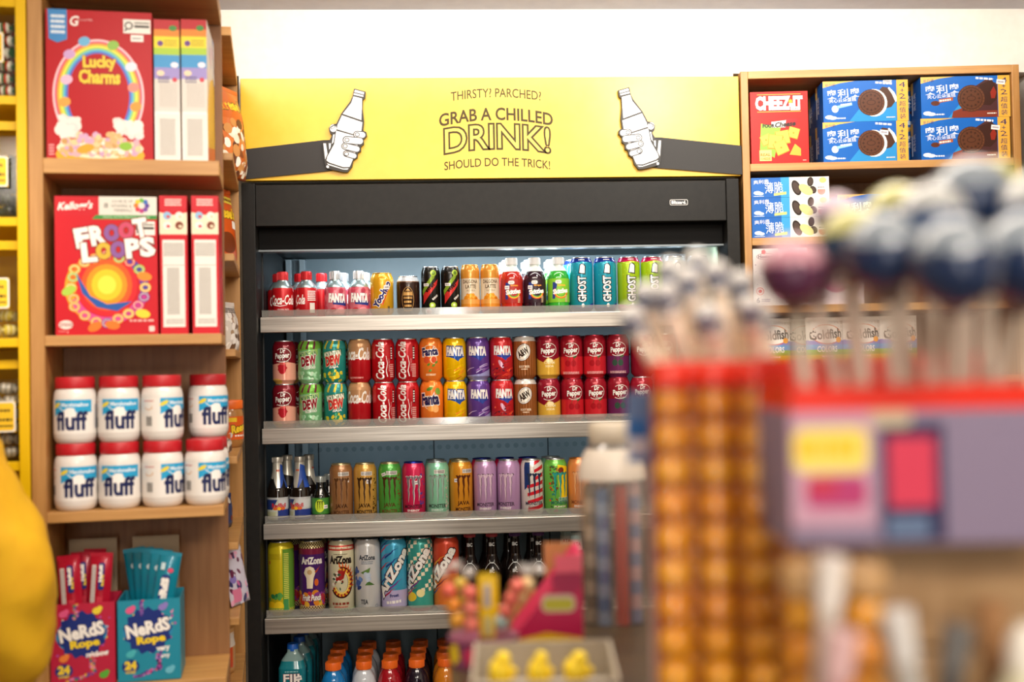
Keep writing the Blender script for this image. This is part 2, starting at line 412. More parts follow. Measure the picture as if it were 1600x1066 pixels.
def arm(mirror):
    fx = (lambda p: (2 * XC - p[0], p[1])) if mirror else (lambda p: p)
    Y0 = SY - 3.19
    g = lambda q: [fx(p) for p in crop(q)]
    sl = [(40, 490), (145, 477), (590, 425), (640, 424), (662, 590), (600, 598), (150, 642), (40, 643)]
    if mirror: sl = [(124, 480)] + sl[1:-2] + [(140, 643), (124, 643)]
    arm_o = MB().prism(g(sl), Y0 - 0.006, Y0, M('#2d2a28', 0.6)).build('sleeve_cutout', sign)
    hand = MB(); D = M(DARK, 0.5); Wm = M('#f2efec', 0.45)
    outer = [(760, 143), (823, 160), (820, 195), (808, 205), (806, 250), (814, 325), (809, 375), (828, 385), (830, 405), (812, 425), (814, 450), (797, 465), (797, 490), (780, 500), (778, 525), (755, 540), (748, 575), (725, 605), (700, 605), (630, 590), (612, 585), (598, 560), (584, 450), (600, 440), (618, 440), (640, 400), (626, 388), (620, 362), (635, 340), (662, 338), (690, 280), (738, 215), (752, 185)]
    hand.prism(g(outer), Y0 - 0.014, Y0 - 0.001, D)
    A = Art(rough=0.45)
    P = lambda q, c=Wm: A.poly(g(q), c)
    P([(765, 150), (817, 164), (814, 176), (761, 163)]); P([(759, 168), (813, 181), (811, 190), (757, 178)])
    P([(756, 186), (745, 222), (697, 283), (800, 318), (803, 250), (804, 198)])
    P([(693, 291), (668, 345), (664, 368), (790, 406), (800, 380), (806, 330)])
    P([(661, 376), (650, 450), (612, 520), (607, 540), (622, 552), (700, 578), (735, 577), (745, 555), (770, 490), (790, 412)])
    P([(610, 556), (618, 566), (700, 591), (722, 592), (731, 584), (700, 586), (622, 560)])
    P([(590, 446), (604, 446), (613, 505), (600, 535)]); P([(620, 446), (632, 446), (630, 470), (622, 482)]); P([(644, 398), (653, 396), (646, 440), (637, 450)])
    def cap(x0, y0, x1, y1, r, c=Wm):
        p = []; an = math.atan2(y1 - y0, x1 - x0)
        for k in range(9): t = an - math.pi / 2 + math.pi * k / 8; p.append((x1 + r * math.cos(t), y1 + r * math.sin(t)))
        for k in range(9): t = an + math.pi / 2 + math.pi * k / 8; p.append((x0 + r * math.cos(t), y0 + r * math.sin(t)))
        P(p, c)
    for f in ((776, 398, 806, 400, 21), (718, 428, 792, 434, 22), (709, 462, 775, 478, 20), (716, 503, 760, 516, 18)): cap(*f, D); cap(*f[:4], f[4] - 5)
    for x, y in ((776, 398), (719, 428), (709, 462), (717, 505)): cap(x, y, x + 3, y, 12, D); cap(x, y, x + 3, y, 8)
    cap(644, 360, 645, 366, 18); cap(636, 360, 650, 352, 8, D); cap(637, 361, 650, 354, 4); cap(613, 575, 615, 577, 7)
    n = MB()
    flat(hand, A, (0, Y0 - 0.014, 0), (1, 0, 0), (0, 0, 1), None, None, 6e-5)
    hand.build('hand_and_bottle_cutout', sign)
arm(False); arm(True)

# ------------------------------------------------------------------ the open drinks fridge
FX0, FX1, FY, FB = -0.549, 0.836, 3.15, 3.93
IX0, IX1, BKY = -0.512, 0.800, 3.70
CX = (FX0 + FX1) / 2
fr = thing('display_fridge', 'tall black open-front drinks fridge with lit steel-edged shelves', 'fridge', (CX, FY, 0))
def fp(x0, x1, y0, y1, z0, z1, mat, name, par=fr, bevel=0.002):
    return MB().box(x0 - CX, x1 - CX, y0 - FY, y1 - FY, z0, z1, mat).build(name, par, bevel=bevel)
INNER = noisy('fridge_liner', '#66777f', '#72838b', (1, 1, 1), 6, 0.4)
fp(FX0, IX0, FY, FB, 0.0, 1.978, BLACK, 'side_panel'); fp(IX1, FX1, FY, FB, 0.0, 1.978, BLACK, 'side_panel')
fp(IX0, IX1, FY + 0.005, FB, 1.86, 1.974, BLACK, 'header_panel')
fp(IX0, IX1, FY + 0.05, FY + 0.09, 1.800, 1.86, M('#0c0b0a', 0.6, spec=.12), 'canopy_lip')
fp(IX0, IX1, FY + 0.10, BKY, 1.82, 1.86, M('#23282b', 0.5), 'canopy')
fp(IX0, IX1, BKY + 0.002, FB, 0.1, 1.86, BLACK, 'cabinet_back')
fp(IX0, IX1, FY, FB, 0.02, 0.42, BLACK, 'base_panel')
fp(IX0, IX1, FY + 0.046, FY + 0.09, 1.794, 1.799, M('#7d8488', .4, .5), 'canopy_trim', bevel=0)
# back liner with its rows of air slots
m = MB(); m.box(IX0 - CX, IX1 - CX, BKY - 0.004 - FY, BKY - FY, 0.42, 1.82, INNER)
a = Art(); SLOT = M('#0b0e10', 0.8); SLOT_SHADE = M('#5d7078', 0.5)
for z in (1.49, 1.235, 0.965, 0.70):
    for k in range(46):
        x = 0.035 + k * 0.0275; a.rect(x, z, x + 0.019, z + 0.006, SLOT)
    for k in range(46): a.ell(0.05 + k * 0.0275, z - 0.03, 0.0085, 0.0085, SLOT_SHADE, n=8)  # round shadow blobs painted below the slots
for x in (0.10, 0.47, 0.84, 1.2): a.rect(x, 0.0, x + 0.0035, 1.4, SLOT)
flat(m, a, (IX0 - CX, BKY - 0.004 - FY, 0), (1, 0, 0), (0, 0, 1), IX1 - IX0, 1.8, 1e-4)
m.build('back_liner', fr)
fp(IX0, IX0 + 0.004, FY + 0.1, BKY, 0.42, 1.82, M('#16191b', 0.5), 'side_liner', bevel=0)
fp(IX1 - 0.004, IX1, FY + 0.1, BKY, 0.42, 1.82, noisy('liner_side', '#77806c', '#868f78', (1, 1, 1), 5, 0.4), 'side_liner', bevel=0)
for x in (IX0 + 0.012, IX0 + 0.055, IX1 - 0.085, IX1 - 0.03): fp(x, x + 0.018, BKY - 0.05, BKY - 0.005, 0.42, 1.815, M('#8d9ba2', 0.4, 0.3), 'shelf_upright', bevel=0.001)
SHELF = {1: 1.615, 2: 1.306, 3: 1.043, 4: 0.783, 5: 0.44}
for k, z in SHELF.items():
    sh = fp(IX0 + 0.006, IX1 - 0.006, FY + 0.06, BKY - 0.01, z - 0.026, z - 0.004, M('#9aa5aa', 0.45, 0.2), 'shelf', bevel=0.001)
    if k == 5: continue
    r = MB().box(IX0 + 0.003 - CX, IX1 - 0.003 - CX, FY + 0.035 - FY, FY + 0.0575 - FY, z - 0.047, z - 0.004, STEEL).build('price_rail', sh, bevel=0.002)
    MB().box(IX0 + 0.006 - CX, IX1 - 0.006 - CX, FY + 0.052 - FY, FY + 0.055 - FY, z - 0.004, z + 0.016, CLEAR).build('clear_lip', sh)
fp(IX0 + 0.03, IX1 - 0.03, FY + 0.105, FY + 0.13, 1.806, 1.82, M('#e8f4ff', 0.4, emit=2.0), 'lamp_strip', bevel=0)
bx, bz = on_y(1061, 316, FY).x - CX, on_y(1061, 316, FY).z
m = MB(); a = Art(rough=0.4); a.rrect(-0.0255, -0.008, 0.0255, 0.008, 0.004, '#e8e4de'); a.rrect(-0.0242, -0.0068, 0.0242, 0.0068, 0.003, '#1b1917')
a.text('Blizzard.', 0, 0.0002, 0.041, 0.0085, '#efece8', bold=0.03, res=3)
m.box(bx - 0.0255, bx + 0.0255, 0.003, 0.005, bz - 0.008, bz + 0.008, M('#1b1917', 0.4)); flat(m, a, (bx, 0.003, bz), (1, 0, 0), (0, 0, 1), None, None, 6e-5)
m.build('name_badge', fr)

# ------------------------------------------------------------------ wooden shelving
G = Frame(-0.6514, 2.3909, 8.5)
C = Frame(0.5, 3.2, -4.7)
def unit(name, label, F, u0, u1, v0, v1, cat='shelf unit'):
    t = thing(name, label, cat, F((u0 + u1) / 2, v0, 0), F.a); t['u'] = (u0 + u1) / 2; del t['u']
    um = (u0 + u1) / 2
    return t, (lambda a, b, c, d, e, f, mat, nm, bevel=0.0015: MB().box(a - um, b - um, c - v0, d - v0, e, f, mat).build(nm, t, bevel=bevel))
BACKW = noisy('oak_back_shaded', '#80542c', '#8f6238', (14, 14, 0.9), 5, 0.5, detail=6)  # same oak as the fronts, with the shade of the compartments in its colour
A_Z = (1.907, 1.543, 1.183, 0.826, 0.45)
ta, ab = unit('shelf_unit', 'oak shelf unit stacked with cereal boxes, white jars and candy ropes', G, -0.190, 0.187, 0.0, 0.22)
ab(-0.190, -0.162, 0.0, 0.22, 0, 2.285, WOOD, 'side_panel')
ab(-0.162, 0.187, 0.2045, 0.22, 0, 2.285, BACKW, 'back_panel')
ab(-0.162, 0.187, 0.0, 0.204, 2.255, 2.285, WOODH, 'top_board')
for i, z in enumerate(A_Z): ab(-0.162, 0.187, 0.0, 0.204, z - (0.032 if i == 0 else 0.022), z - .0006, WOODH, 'shelf_board')
B_Z = (1.972, 1.737, 1.515, 1.266, 1.068, 0.895)
tb, bb = unit('shelf_unit', 'narrow oak end shelf seen edge-on beside the fridge, orange bags and jar inside', G, -0.09, 0.207, 0.236, 0.755)
bb(-0.09, 0.207, 0.728, 0.745, 0, 2.268, WOOD, 'side_panel'); bb(-0.09, 0.180, 0.236, 0.254, 0, 2.268, WOOD, 'side_panel')
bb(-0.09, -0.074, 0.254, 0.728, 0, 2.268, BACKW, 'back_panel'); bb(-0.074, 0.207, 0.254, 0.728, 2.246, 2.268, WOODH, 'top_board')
for z in B_Z: bb(-0.074, 0.207, 0.2545, 0.7275, z - 0.018, z - .0006, WOODH, 'shelf_board')
C_Z = (2.021, 1.811, 1.619, 1.411, 1.15)
tc, cb = unit('shelf_unit', 'oak shelf unit right of the fridge stacked with crackers and blue cookie boxes', C, 0.353, 1.135, -0.01, 0.27)
cb(0.353, 0.374, -0.01, 0.27, 0, 2.284, WOOD, 'side_panel'); cb(1.114, 1.135, -0.01, 0.27, 0, 2.284, WOOD, 'side_panel')
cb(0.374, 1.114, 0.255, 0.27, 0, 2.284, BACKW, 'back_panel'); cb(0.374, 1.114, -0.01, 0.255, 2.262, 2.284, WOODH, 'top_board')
for z in C_Z: cb(0.3745, 1.1135, -0.01, 0.2545, z - 0.022, z - .0006, WOODH, 'shelf_board')
te, eb = unit('shelf_unit', 'oak side shelf at far right edge along the right wall', Frame(1.63, 3.06, -90), 0.0, 0.75, 0.0, 0.085)
eb(0, 0.02, 0, 0.08, 0, 2.29, WOOD, 'side_panel'); eb(0.73, 0.75, 0, 0.08, 0, 2.29, WOOD, 'side_panel'); eb(0.02, 0.73, 0.0, 0.08, 2.27, 2.29, WOODH, 'top_board')
eb(0.02, 0.73, 0.068, 0.08, 0, 2.27, BACKW, 'back_panel')
for z in (2.02, 1.81, 1.62, 1.41): eb(0.02, 0.73, 0.0, 0.068, z - 0.02, z, WOODH, 'shelf_board')

# ------------------------------------------------------------------ cans and bottles
def can_prof(h, R):
    return [(0.0, 0.76 * R), (0.003, 0.80 * R), (0.011, R), (h - 0.021, R), (h - 0.013, 0.955 * R), (h - 0.006, 0.85 * R), (h - 0.003, 0.82 * R)]
PROTO = {}
def can(name, label, cat, key, h, R, body, art, pos, rz=0.0, group=None, lid=None, tab=True, rough=0.22, metal=0.25):
    if key in PROTO: return dup(PROTO[key], pos, rz, label, group)
    t = thing(name, label, cat, pos, rz, group); pr = can_prof(h, R)
    m = MB(); m.lathe(pr, M(body, rough, metal, coat=0.2), 36, cap1=False)
    a = Art(rough=rough, metal=metal, coat=0.2); art(a, h, R); wrap(m, a, pr, 36); m.build('can_body', t)
    lm = M(lid, 0.28, 0.85) if lid else LIDM
    l = MB().lathe([(h - 0.0045, 0.815 * R), (h - 0.001, 0.835 * R), (h, 0.82 * R), (h, 0.79 * R), (h - 0.004, 0.76 * R)], lm, 28, cap0=False).build('can_lid', t)
    if tab: MB().box(-0.006, 0.006, -0.012, 0.009, h - 0.0039, h - 0.0027, lm).build('pull_tab', l)
    PROTO[key] = t; return t
def price(a, x, z, w=0.018, h=0.009, rot=0.0):          # paper price sticker with a printed figure
    ca, sa = math.cos(rot), math.sin(rot)
    q = [(x + dx * ca - dz * sa, z + dx * sa + dz * ca) for dx, dz in ((-w / 2, -h / 2), (w / 2, -h / 2), (w / 2, h / 2), (-w / 2, h / 2))]
    a.poly(q, '#efe9e2'); a.fine(x, z, w * 0.7, h * 0.5, '#8a8390', rot=rot, res=1)
# ---- printed designs
W_ = '#f4efe8'
def d_cola(a, h, R):
    a.text('Coca-Cola', 0.004 - 0.012, h * 0.49, h * 0.86, R * 0.72, W_, bold=0.025, shear=0.3, rot=math.pi / 2)
    a.line([(0.014, h * 0.12), (0.010, h * 0.25), (0.014, h * 0.42), (0.010, h * 0.6)], 0.003, W_, 0.0012)
    a.rect(0.024, h * 0.5, 0.031, h * 0.82, '#5a0f14'); a.lines(0.025, h * 0.52, 0.030, h * 0.8, 5, W_); a.lines(0.022, h * 0.1, 0.035, h * 0.42, 7, '#e9b0a8'); a.text('ORIGINAL TASTE', 0.019, h * 0.38, h * 0.3, 0.002, W_, rot=math.pi / 2, res=1)
def d_vanilla(a, h, R):
    a.rect(-9, h * 0.55, 9, h, '#b98b62'); a.text('Coca-Cola', 0.0, h * 0.66, R * 2.6, h * 0.27, W_, bold=0.03, shear=0.3)
    a.line([(-0.035, h * 0.57), (-0.01, h * 0.55), (0.01, h * 0.555)], 0.002, W_); a.lines(-0.02, h * 0.09, 0.02, h * 0.13, 2, '#f2b0a8')
def pepper(kind):
    def d(a, h, R):
        low = {'cream': '#e9a48e', 'gold': '#d6a83c', 'cherry': '#c3222c', 'dark': '#63224f', 'red': '#8a1326'}[kind]
        if kind == 'gold':
            a.poly([(-0.05, 0), (0.05, 0), (0.05, h * 0.52), (0.012, h * 0.42), (0.0, h * 0.5), (-0.014, h * 0.38), (-0.05, h * 0.5)], low)
            a.text('CREAM', 0.004, h * 0.37, 0.03, 0.007, '#f6e6bd', bold=0.02); a.text('SODA', 0.004, h * 0.29, 0.024, 0.006, '#f6e6bd', bold=0.02); a.ell(0.004, h * 0.42, 0.010, 0.006, '#f2dfae')
        elif kind == 'cream':
            a.poly([(-0.06, 0), (0.06, 0), (0.06, h * 0.45), (0.015, h * 0.5), (-0.015, h * 0.47), (-0.06, h * 0.42)], low)
            a.star(0.0, h * 0.37, 0.012, 0.015, 7, '#b02430'); a.ell(0.0, h * 0.34, 0.011, 0.014, '#b8202c'); a.ell(0.001, h * 0.47, 0.008, 0.004, '#d95c54')
            a.text('STRAWBERRIES & CREAM', 0.0, h * 0.52, 0.035, 0.003, W_, res=1); a.ell(-0.02, h * 0.06, 0.02, 0.008, '#e8b458')
        elif kind != 'red':
            a.rect(-9, 0, 9, h * 0.5, low)
            col = {'cherry': '#a3121e', 'dark': '#2f4a3a'}[kind]
            for x in (-0.009, 0.008): a.ell(x, h * 0.34, 0.008, 0.009, col); a.line([(x, h * 0.41), (x + 0.004, h * 0.5), (0.010, h * 0.52)], 0.0012, '#2f4a26')
            a.ell(0.012, h * 0.49, 0.006, 0.0025, '#3c5a2c', 0.3); a.lines(-0.025, h * 0.09, 0.025, h * 0.15, 3, '#e6b6b4')
            a.text('CHERRY' if kind == 'cherry' else 'BLACKBERRY', 0.008, h * 0.53, 0.022, 0.003, W_, res=1)
        a.ring(0.001, h * 0.66, 0.0245, 0.0195, 0.0015, W_, -140, 120, rot=0.15)
        a.text('Dr', 0.002, h * 0.765, 0.014, 0.013, W_, bold=0.03, shear=0.15, out=('#4a0712', 0.06)); a.text('Pepper', 0.0, h * 0.635, 0.042, 0.019, W_, bold=0.035, shear=0.12, rot=0.08, out=('#4a0712', 0.06))
    return d
def dew(kind):
    def d(a, h, R):
        g = kind == 'green'
        a.poly([(-0.06, h * 0.72), (0.06, h * 0.82), (0.06, h), (-0.06, h)], '#6fae3f' if g else '#2f8f8a')
        for x in (-0.02, 0.0, 0.02): a.poly([(x - 0.006, h * 0.8), (x, h * 0.78), (x + 0.008, h), (x + 0.002, h)], '#6b2a3c' if g else '#d8c23a')
        a.poly([(-0.03, h * 0.55), (0.03, h * 0.66), (0.03, h * 0.79), (-0.03, h * 0.7)], '#9fd24a' if g else '#1f6b5c'); a.text('MOUNTAIN', 0, h * 0.67, 0.052, 0.014, '#2c7b2f' if g else W_, bold=0.04, rot=0.14, out=(W_, 0.08) if g else ('#c8d24a', 0.07))
        a.text('DEW', 0.002, h * 0.52, 0.044, 0.024, '#8c2029' if g else '#c7322c', bold=0.06, rot=0.16, shear=0.15, out=(W_ if g else '#efe0c0', 0.1))
        a.text('FROZEN PUNCH' if g else 'BAJA', 0.005, h * 0.36, 0.034 if g else 0.026, 0.007, W_, bold=0.03, rot=0.1, shear=0.2); a.blobs(26, -0.045, 0.006, 0.045, h * 0.28, 0.003, 0.007, ['#a8dcb0', '#8fcf9a', '#c9e8c8'] if g else ['#e6cf35', '#2c8c63', '#d3c32f'], 5 if g else 6)
    return d
def d_fantaround(a, h, R):
    a.ell(0.0, h * 0.66, 0.023, 0.022, '#f3d9b4'); a.ell(0.0, h * 0.66, 0.021, 0.020, '#ee7a25'); a.text('Fanta', 0.0, h * 0.68, 0.046, 0.021, '#25214f', bold=0.05, rot=0.08, out=(W_, 0.12))
    for x in (-0.01, 0.011): a.ell(x, h * 0.49, 0.009, 0.010, '#d4502a')
    a.ring(0.011, h * 0.49, 0.009, 0.010, 0.0015, '#f6c89a')
    for x, z in ((-0.004, 0.38), (0.010, 0.36), (0.018, 0.43), (0.0, 0.24)): a.ell(x, h * z, 0.005, 0.003, '#5e8a2e', 0.6)
    a.lines(-0.012, h * 0.12, 0.016, h * 0.17, 2, '#ffe0b8')
def d_fantaround2(a, h, R):
    a.ring(0.0, h * 0.56, 0.022, 0.026, 0.002, '#f8dcb8', 150, 400); a.text('Fanta', 0.0, h * 0.58, 0.052, 0.03, '#25214f', bold=0.05, rot=0.06, out=(W_, 0.12))
    a.ell(0.004, h * 0.36, 0.012, 0.008, '#f2a04a'); a.ell(0.016, h * 0.36, 0.010, 0.011, '#f5b06a'); a.ell(0.0, h * 0.82, 0.010, 0.005, '#5e8a2e', 0.4); a.ell(0.024, h * 0.76, 0.008, 0.01, '#7ea43a', 0.4)
def fantablock(kind):
    def d(a, h, R):
        c1, c2, c3 = {'yellow': ('#1f4b9a', '#f08a1e', '#f2c200'), 'purple': ('#2b3f94', '#8c5aa6', '#b9a6d4'), 'red': ('#2b3f94', '#e8432c', '#7d1c24')}[kind]
        a.poly([(-0.006, h * 0.6), (0.022, h * 0.63), (0.030, h * 0.55), (0.016, h * 0.50), (0.010, h * 0.44), (-0.002, h * 0.51), (-0.018, h * 0.55)], c1)
        a.text('FANTA', 0.002, h * 0.675, 0.052, 0.022, W_, bold=0.07, rot=-0.03, out=(c1, 0.16 if kind == 'yellow' else 0.08))
        g = random.Random(len(kind))
        for k in range(9):
            x, z = g.uniform(-0.036, 0.036), g.uniform(h * 0.08, h * 0.42); a.line([(x - 0.014, z - 0.008), (x, z), (x + 0.014, z + 0.003)], 0.0035, g.choice([c2, c3]), 0.001)
        if kind == 'purple': a.poly([(-0.04, 0), (0.045, 0), (0.045, h * 0.26), (0.01, h * 0.14), (-0.04, h * 0.1)], '#8f8fc0')
        if kind == 'red': a.ell(-0.004, h * 0.36, 0.005, 0.013, '#cfa0b4', 0.5); a.blobs(8, -0.03, 0.01, 0.03, h * 0.4, 0.002, 0.004, ['#5a1a30', '#e85a3a'], 3)
        a.line([(-0.02, h * 0.58), (-0.004, h * 0.59)], 0.0015, W_)
    return d
def d_root(a, h, R):
    for k in range(26): a.rect(-0.1 + k * 0.008, 0.004, -0.0985 + k * 0.008, h * 0.9, '#a9683a')
    a.ell(0, h * 0.62, 0.021, 0.026, '#3c1f12', -0.5); a.ell(0, h * 0.62, 0.0195, 0.0245, W_, -0.5); a.ell(0, h * 0.62, 0.0175, 0.0225, '#4a2716', -0.5); a.ell(0, h * 0.62, 0.0165, 0.0215, '#efe6d6', -0.5)
    a.text('A&W', 0, h * 0.62, 0.033, 0.018, '#2c1a12', bold=0.05, rot=0.5, shear=0.1); a.text('ROOT BEER', 0.003, h * 0.29, 0.030, 0.006, '#ecd3b2', bold=0.03); a.fine(0.003, h * 0.23, 0.018, 0.004, '#ecd3b2', res=1)
    a.rect(-9, h * 0.88, 9, h, '#c9c3bb')
def claw(a, x, top, ln, w, c, out=None):
    P = [(-.5, 0), (-.15, .03), (.0, -.01), (.5, .04), (.75, -.03), (.28, -.12), (.34, -.35), (.18, -.5), (.26, -.68), (.05, -1), (-.02, -.72), (-.14, -.55), (-.05, -.4), (-.22, -.2), (-.18, -.1)]
    if out: a.poly([(x + p * w * 1.28 + w * 0.02, top + q * ln * 1.03 + 0.0012) for p, q in P], out)
    a.poly([(x + p * w, top + q * ln) for p, q in P], c)
def monster(cl, out, tx, words, extra=None):
    def d(a, h, R):
        if extra: extra(a, h, R)
        for x, l in ((-0.015, 0.42), (0.0, 0.46), (0.015, 0.40)): claw(a, x, h * 0.745, h * l * 1.08, 0.0128, cl, out)
        z = h * 0.215
        a.text(words[0], 0, z + (0.005 if words[0] == 'JAVA' else 0), 0.034 if words[0] == 'JAVA' else 0.052, 0.014 if words[0] == 'JAVA' else 0.010, tx[0], bold=0.03)
        a.text(words[1], 0, z - 0.011, 0.046 if words[0] == 'JAVA' else 0.034, 0.010 if words[0] == 'JAVA' else 0.005, tx[1], bold=0.03)
        a.lines(-0.018, h * 0.055, 0.018, h * 0.085, 2, tx[0])
    return d
def tagbox(a, h, x=0.006):                               # nutrition notice under the rim
    a.rect(x - 0.014, h * 0.79, x + 0.018, h * 0.86, '#d9d4cc'); a.ring(x - 0.009, h * 0.826, 0.0025, 0.0025, 0.001, '#33302c', n=10); a.lines(x - 0.004, h * 0.8, x + 0.016, h * 0.85, 3, '#3a3632')
def ex_vine(c):
    def e(a, h, R):
        tagbox(a, h); a.blobs(44, 0.026, 0.005, 0.04, h * 0.8, 0.001, 0.003, c, 4)
    return e
def ex_stripe(a, h, R):
    a.poly([(-0.03, h * 0.45), (-0.012, h * 0.55), (-0.012, h * 0.95), (-0.03, h * 0.95)], '#23386e')
    for k in range(7): a.poly([(-0.02 if k < 4 else 0, h * (0.06 + 0.14 * k)), (0.03, h * (0.14 + 0.14 * k)), (0.03, h * (0.21 + 0.14 * k)), (-0.02 if k < 4 else 0, h * (0.12 + 0.14 * k))], '#c8202c')
    a.fine(0.032, h * 0.5, h * 0.6, 0.004, '#8a2c30', rot=math.pi / 2, res=1)
def ex_punch(a, h, R):
    a.poly([(0.0, h * 0.3), (0.028, h * 0.3), (0.034, h * 0.85), (-0.006, h * 0.9), (-0.004, h * 0.6)], '#f0cf1d'); a.blobs(40, -0.03, h * 0.05, -0.006, h * 0.9, 0.002, 0.005, ['#3c6b3a', '#7a4a2a', '#2f7f6a', '#c85a2a'], 9)
    a.ell(0.004, h * 0.8, 0.009, 0.008, '#7c2f1e')
    a.text('PUNCH', 0.014, h * 0.27, 0.034, 0.010, '#2f8f6c', bold=0.05, out=(W_, 0.1))
def azona(kind):
    def d(a, h, R):
        def chk(z0, z1, c1, c2, s=0.004):
            nz = int((z1 - z0) / s); q = []
            a.rect(-9, z0, 9, z1, c2)
            for j in range(nz):
                for i in range(-14, 14):
                    if (i + j) % 2: q.append([(i * s, z0 + j * s), (i * s + s, z0 + j * s), (i * s + s, z0 + j * s + s), (i * s, z0 + j * s + s)])
            a.put(q, c1)
        if kind == 'lemon':
            a.rect(0.016, 0, 0.06, h * 0.9, '#6da23a'); a.lines(0.019, h * 0.1, 0.034, h * 0.85, 30, '#e8e36a', 3); a.ell(-0.018, h * 0.11, 0.017, 0.017, '#f2c31a'); a.ell(0.004, h * 0.12, 0.015, 0.016, '#f4d02a'); a.blobs(14, -0.036, h * 0.22, 0.010, h * 0.3, 0.004, 0.007, ['#3f8a3c', '#2f7a45', '#5aa04a'], 2); a.lines(-0.03, h * 0.76, 0.012, h * 0.84, 5, '#b6a41c', 5); chk(0.008, 0.022, '#d8c04a', '#8fb048'); a.ell(-0.024, h * 0.72, 0.004, 0.005, '#c8782a'); a.rect(0.018, h * 0.07, 0.032, h * 0.22, '#4c9a5a')
        elif kind == 'punch':
            a.rect(-9, h * 0.05, 9, h * 0.98, '#4b2368'); a.rect(-9, h * 0.82, 9, h * 0.9, '#7c2440'); chk(h * 0.9, h * 0.985, '#2b1d12', '#d9c48a'); chk(0.008, 0.026, '#3a281a', '#d6b88a')
            a.text('AriZona', 0.002, h * 0.735, 0.062, 0.018, W_, bold=0.05); a.poly([(-0.013, h * 0.36), (0.003, h * 0.36), (0.006, h * 0.5), (0.012, h * 0.58), (0.006, h * 0.64), (-0.004, h * 0.66), (-0.016, h * 0.64), (-0.022, h * 0.57), (-0.014, h * 0.5)], '#e9dcc0'); a.ell(-0.005, h * 0.58, 0.007, 0.007, '#caa878')
            a.ell(0.014, h * 0.44, 0.006, 0.01, '#d7652c'); a.poly([(0.008, h * 0.58), (0.026, h * 0.66), (0.014, h * 0.57)], '#b3462a'); a.blobs(46, -0.05, 0.028, 0.05, h * 0.3, 0.005, 0.011, ['#c62f2f', '#e08a2a', '#8a3f8c', '#7fae3a', '#b2324a', '#e8b33a'], 12); a.text('Fruit Punch', 0.0, h * 0.235, 0.054, 0.016, W_, bold=0.04, shear=0.2, out=('#5a1f3a', 0.08))
        elif kind == 'dragon':
            a.rect(-9, h * 0.86, 9, h * 0.93, '#c8443c'); a.lines(-0.04, h * 0.87, 0.04, h * 0.92, 1, '#e8d8b8', 5); a.text('AriZona', 0.0, h * 0.735, 0.066, 0.02, '#231a16', bold=0.06); a.lines(-0.02, h * 0.8, 0.02, h * 0.82, 1, '#7a6a55')
            cx, cz = 0.003, h * 0.43
            a.ring(cx, cz, 0.026, 0.036, 0.017, '#3a1512', -150, 100, 24)
            for k in range(26):
                t = math.radians(-150 + 250 * k / 25); a.ell(cx + 0.026 * math.cos(t), cz + 0.036 * math.sin(t), 0.0042, 0.0042, '#e2a62f' if k % 2 else '#9c2420', n=8); a.ell(cx + 0.021 * math.cos(t), cz + 0.03 * math.sin(t), 0.0028, 0.003, '#f0cf6a', n=7)
            for k in range(9): t = math.radians(-20 + 14 * k); a.poly([(cx + 0.032 * math.cos(t), cz + 0.043 * math.sin(t)), (cx + 0.043 * math.cos(t + .16), cz + 0.058 * math.sin(t + .16)), (cx + 0.032 * math.cos(t + .2), cz + 0.043 * math.sin(t + .2))], '#d9622a')
            a.poly([(-0.02, h * 0.53), (-0.004, h * 0.6), (0.014, h * 0.58), (0.008, h * 0.48), (-0.006, h * 0.44), (-0.02, h * 0.46), (-0.012, h * 0.5)], '#9c2420'); a.blobs(20, -0.024, h * 0.32, 0.006, h * 0.56, 0.002, 0.005, ['#efe6d2', '#3c5a44', '#7a2a22', '#efe6d2'], 21)
            a.fine(0.0, h * 0.14, 0.05, 0.009, '#8a3a2a', bold=0.04); a.lines(-0.02, h * 0.085, 0.02, h * 0.11, 2, '#c8443c'); chk(0.006, 0.016, '#4e9a78', '#c8d0a0')
        elif kind == 'white':
            a.text('AriZona', -0.003, h * 0.755, 0.046, 0.013, '#26303e', bold=0.04); a.lines(-0.02, h * 0.66, 0.014, h * 0.71, 2, '#7d8894'); a.blobs(16, -0.045, h * 0.3, -0.016, h * 0.6, 0.005, 0.009, ['#3f5fa8', '#2c3f7c', '#6d8cc8'], 8); a.poly([(-0.022, h * 0.55), (0.006, h * 0.62), (0.0, h * 0.5)], '#5b7d3c'); a.poly([(-0.01, h * 0.38), (0.018, h * 0.38), (0.0, h * 0.44)], '#4d7038'); a.blobs(5, -0.01, h * 0.44, 0.006, h * 0.54, 0.005, 0.008, ['#b8c4d4', '#a4b6cc'], 5)
            a.text('TEA', -0.012, h * 0.155, 0.02, 0.012, '#33373c', bold=0.03); a.ring(0.024, h * 0.095, 0.004, 0.004, 0.0014, '#7d8894', n=10)
        else:
            if kind == 'blue': cs = ['#b02a4a', '#2a3b86', '#7d3f94', '#2a3b86', '#c03a60', '#33569c']; a.rect(-9, 0, 9, h * 0.3, '#b2a8cc'); a.rect(-9, 0, 9, h * 0.07, '#6d4f94')
            elif kind == 'teal':
                cs = ['#c8356c', '#d14a52', '#7a3f8a']; s = 0.011; q = []
                for j in range(18):
                    for i in range(-7, 7):
                        if (i + j) % 2 and (i * 7 + j * 3) % 5: q.append([(i * s + 0.001, j * s), (i * s + s, j * s + 0.001), (i * s + s - 0.001, j * s + s), (i * s, j * s + s - 0.001)])
                a.put(q, '#efe2c4'); a.rect(-9, 0, 9, h * 0.27, '#3f9c8c'); a.ell(-0.012, h * 0.2, 0.02, 0.014, '#e6c836'); a.ell(0.02, h * 0.25, 0.012, 0.011, '#efe2a0'); a.rect(-9, 0, 9, h * 0.05, '#d8647c')
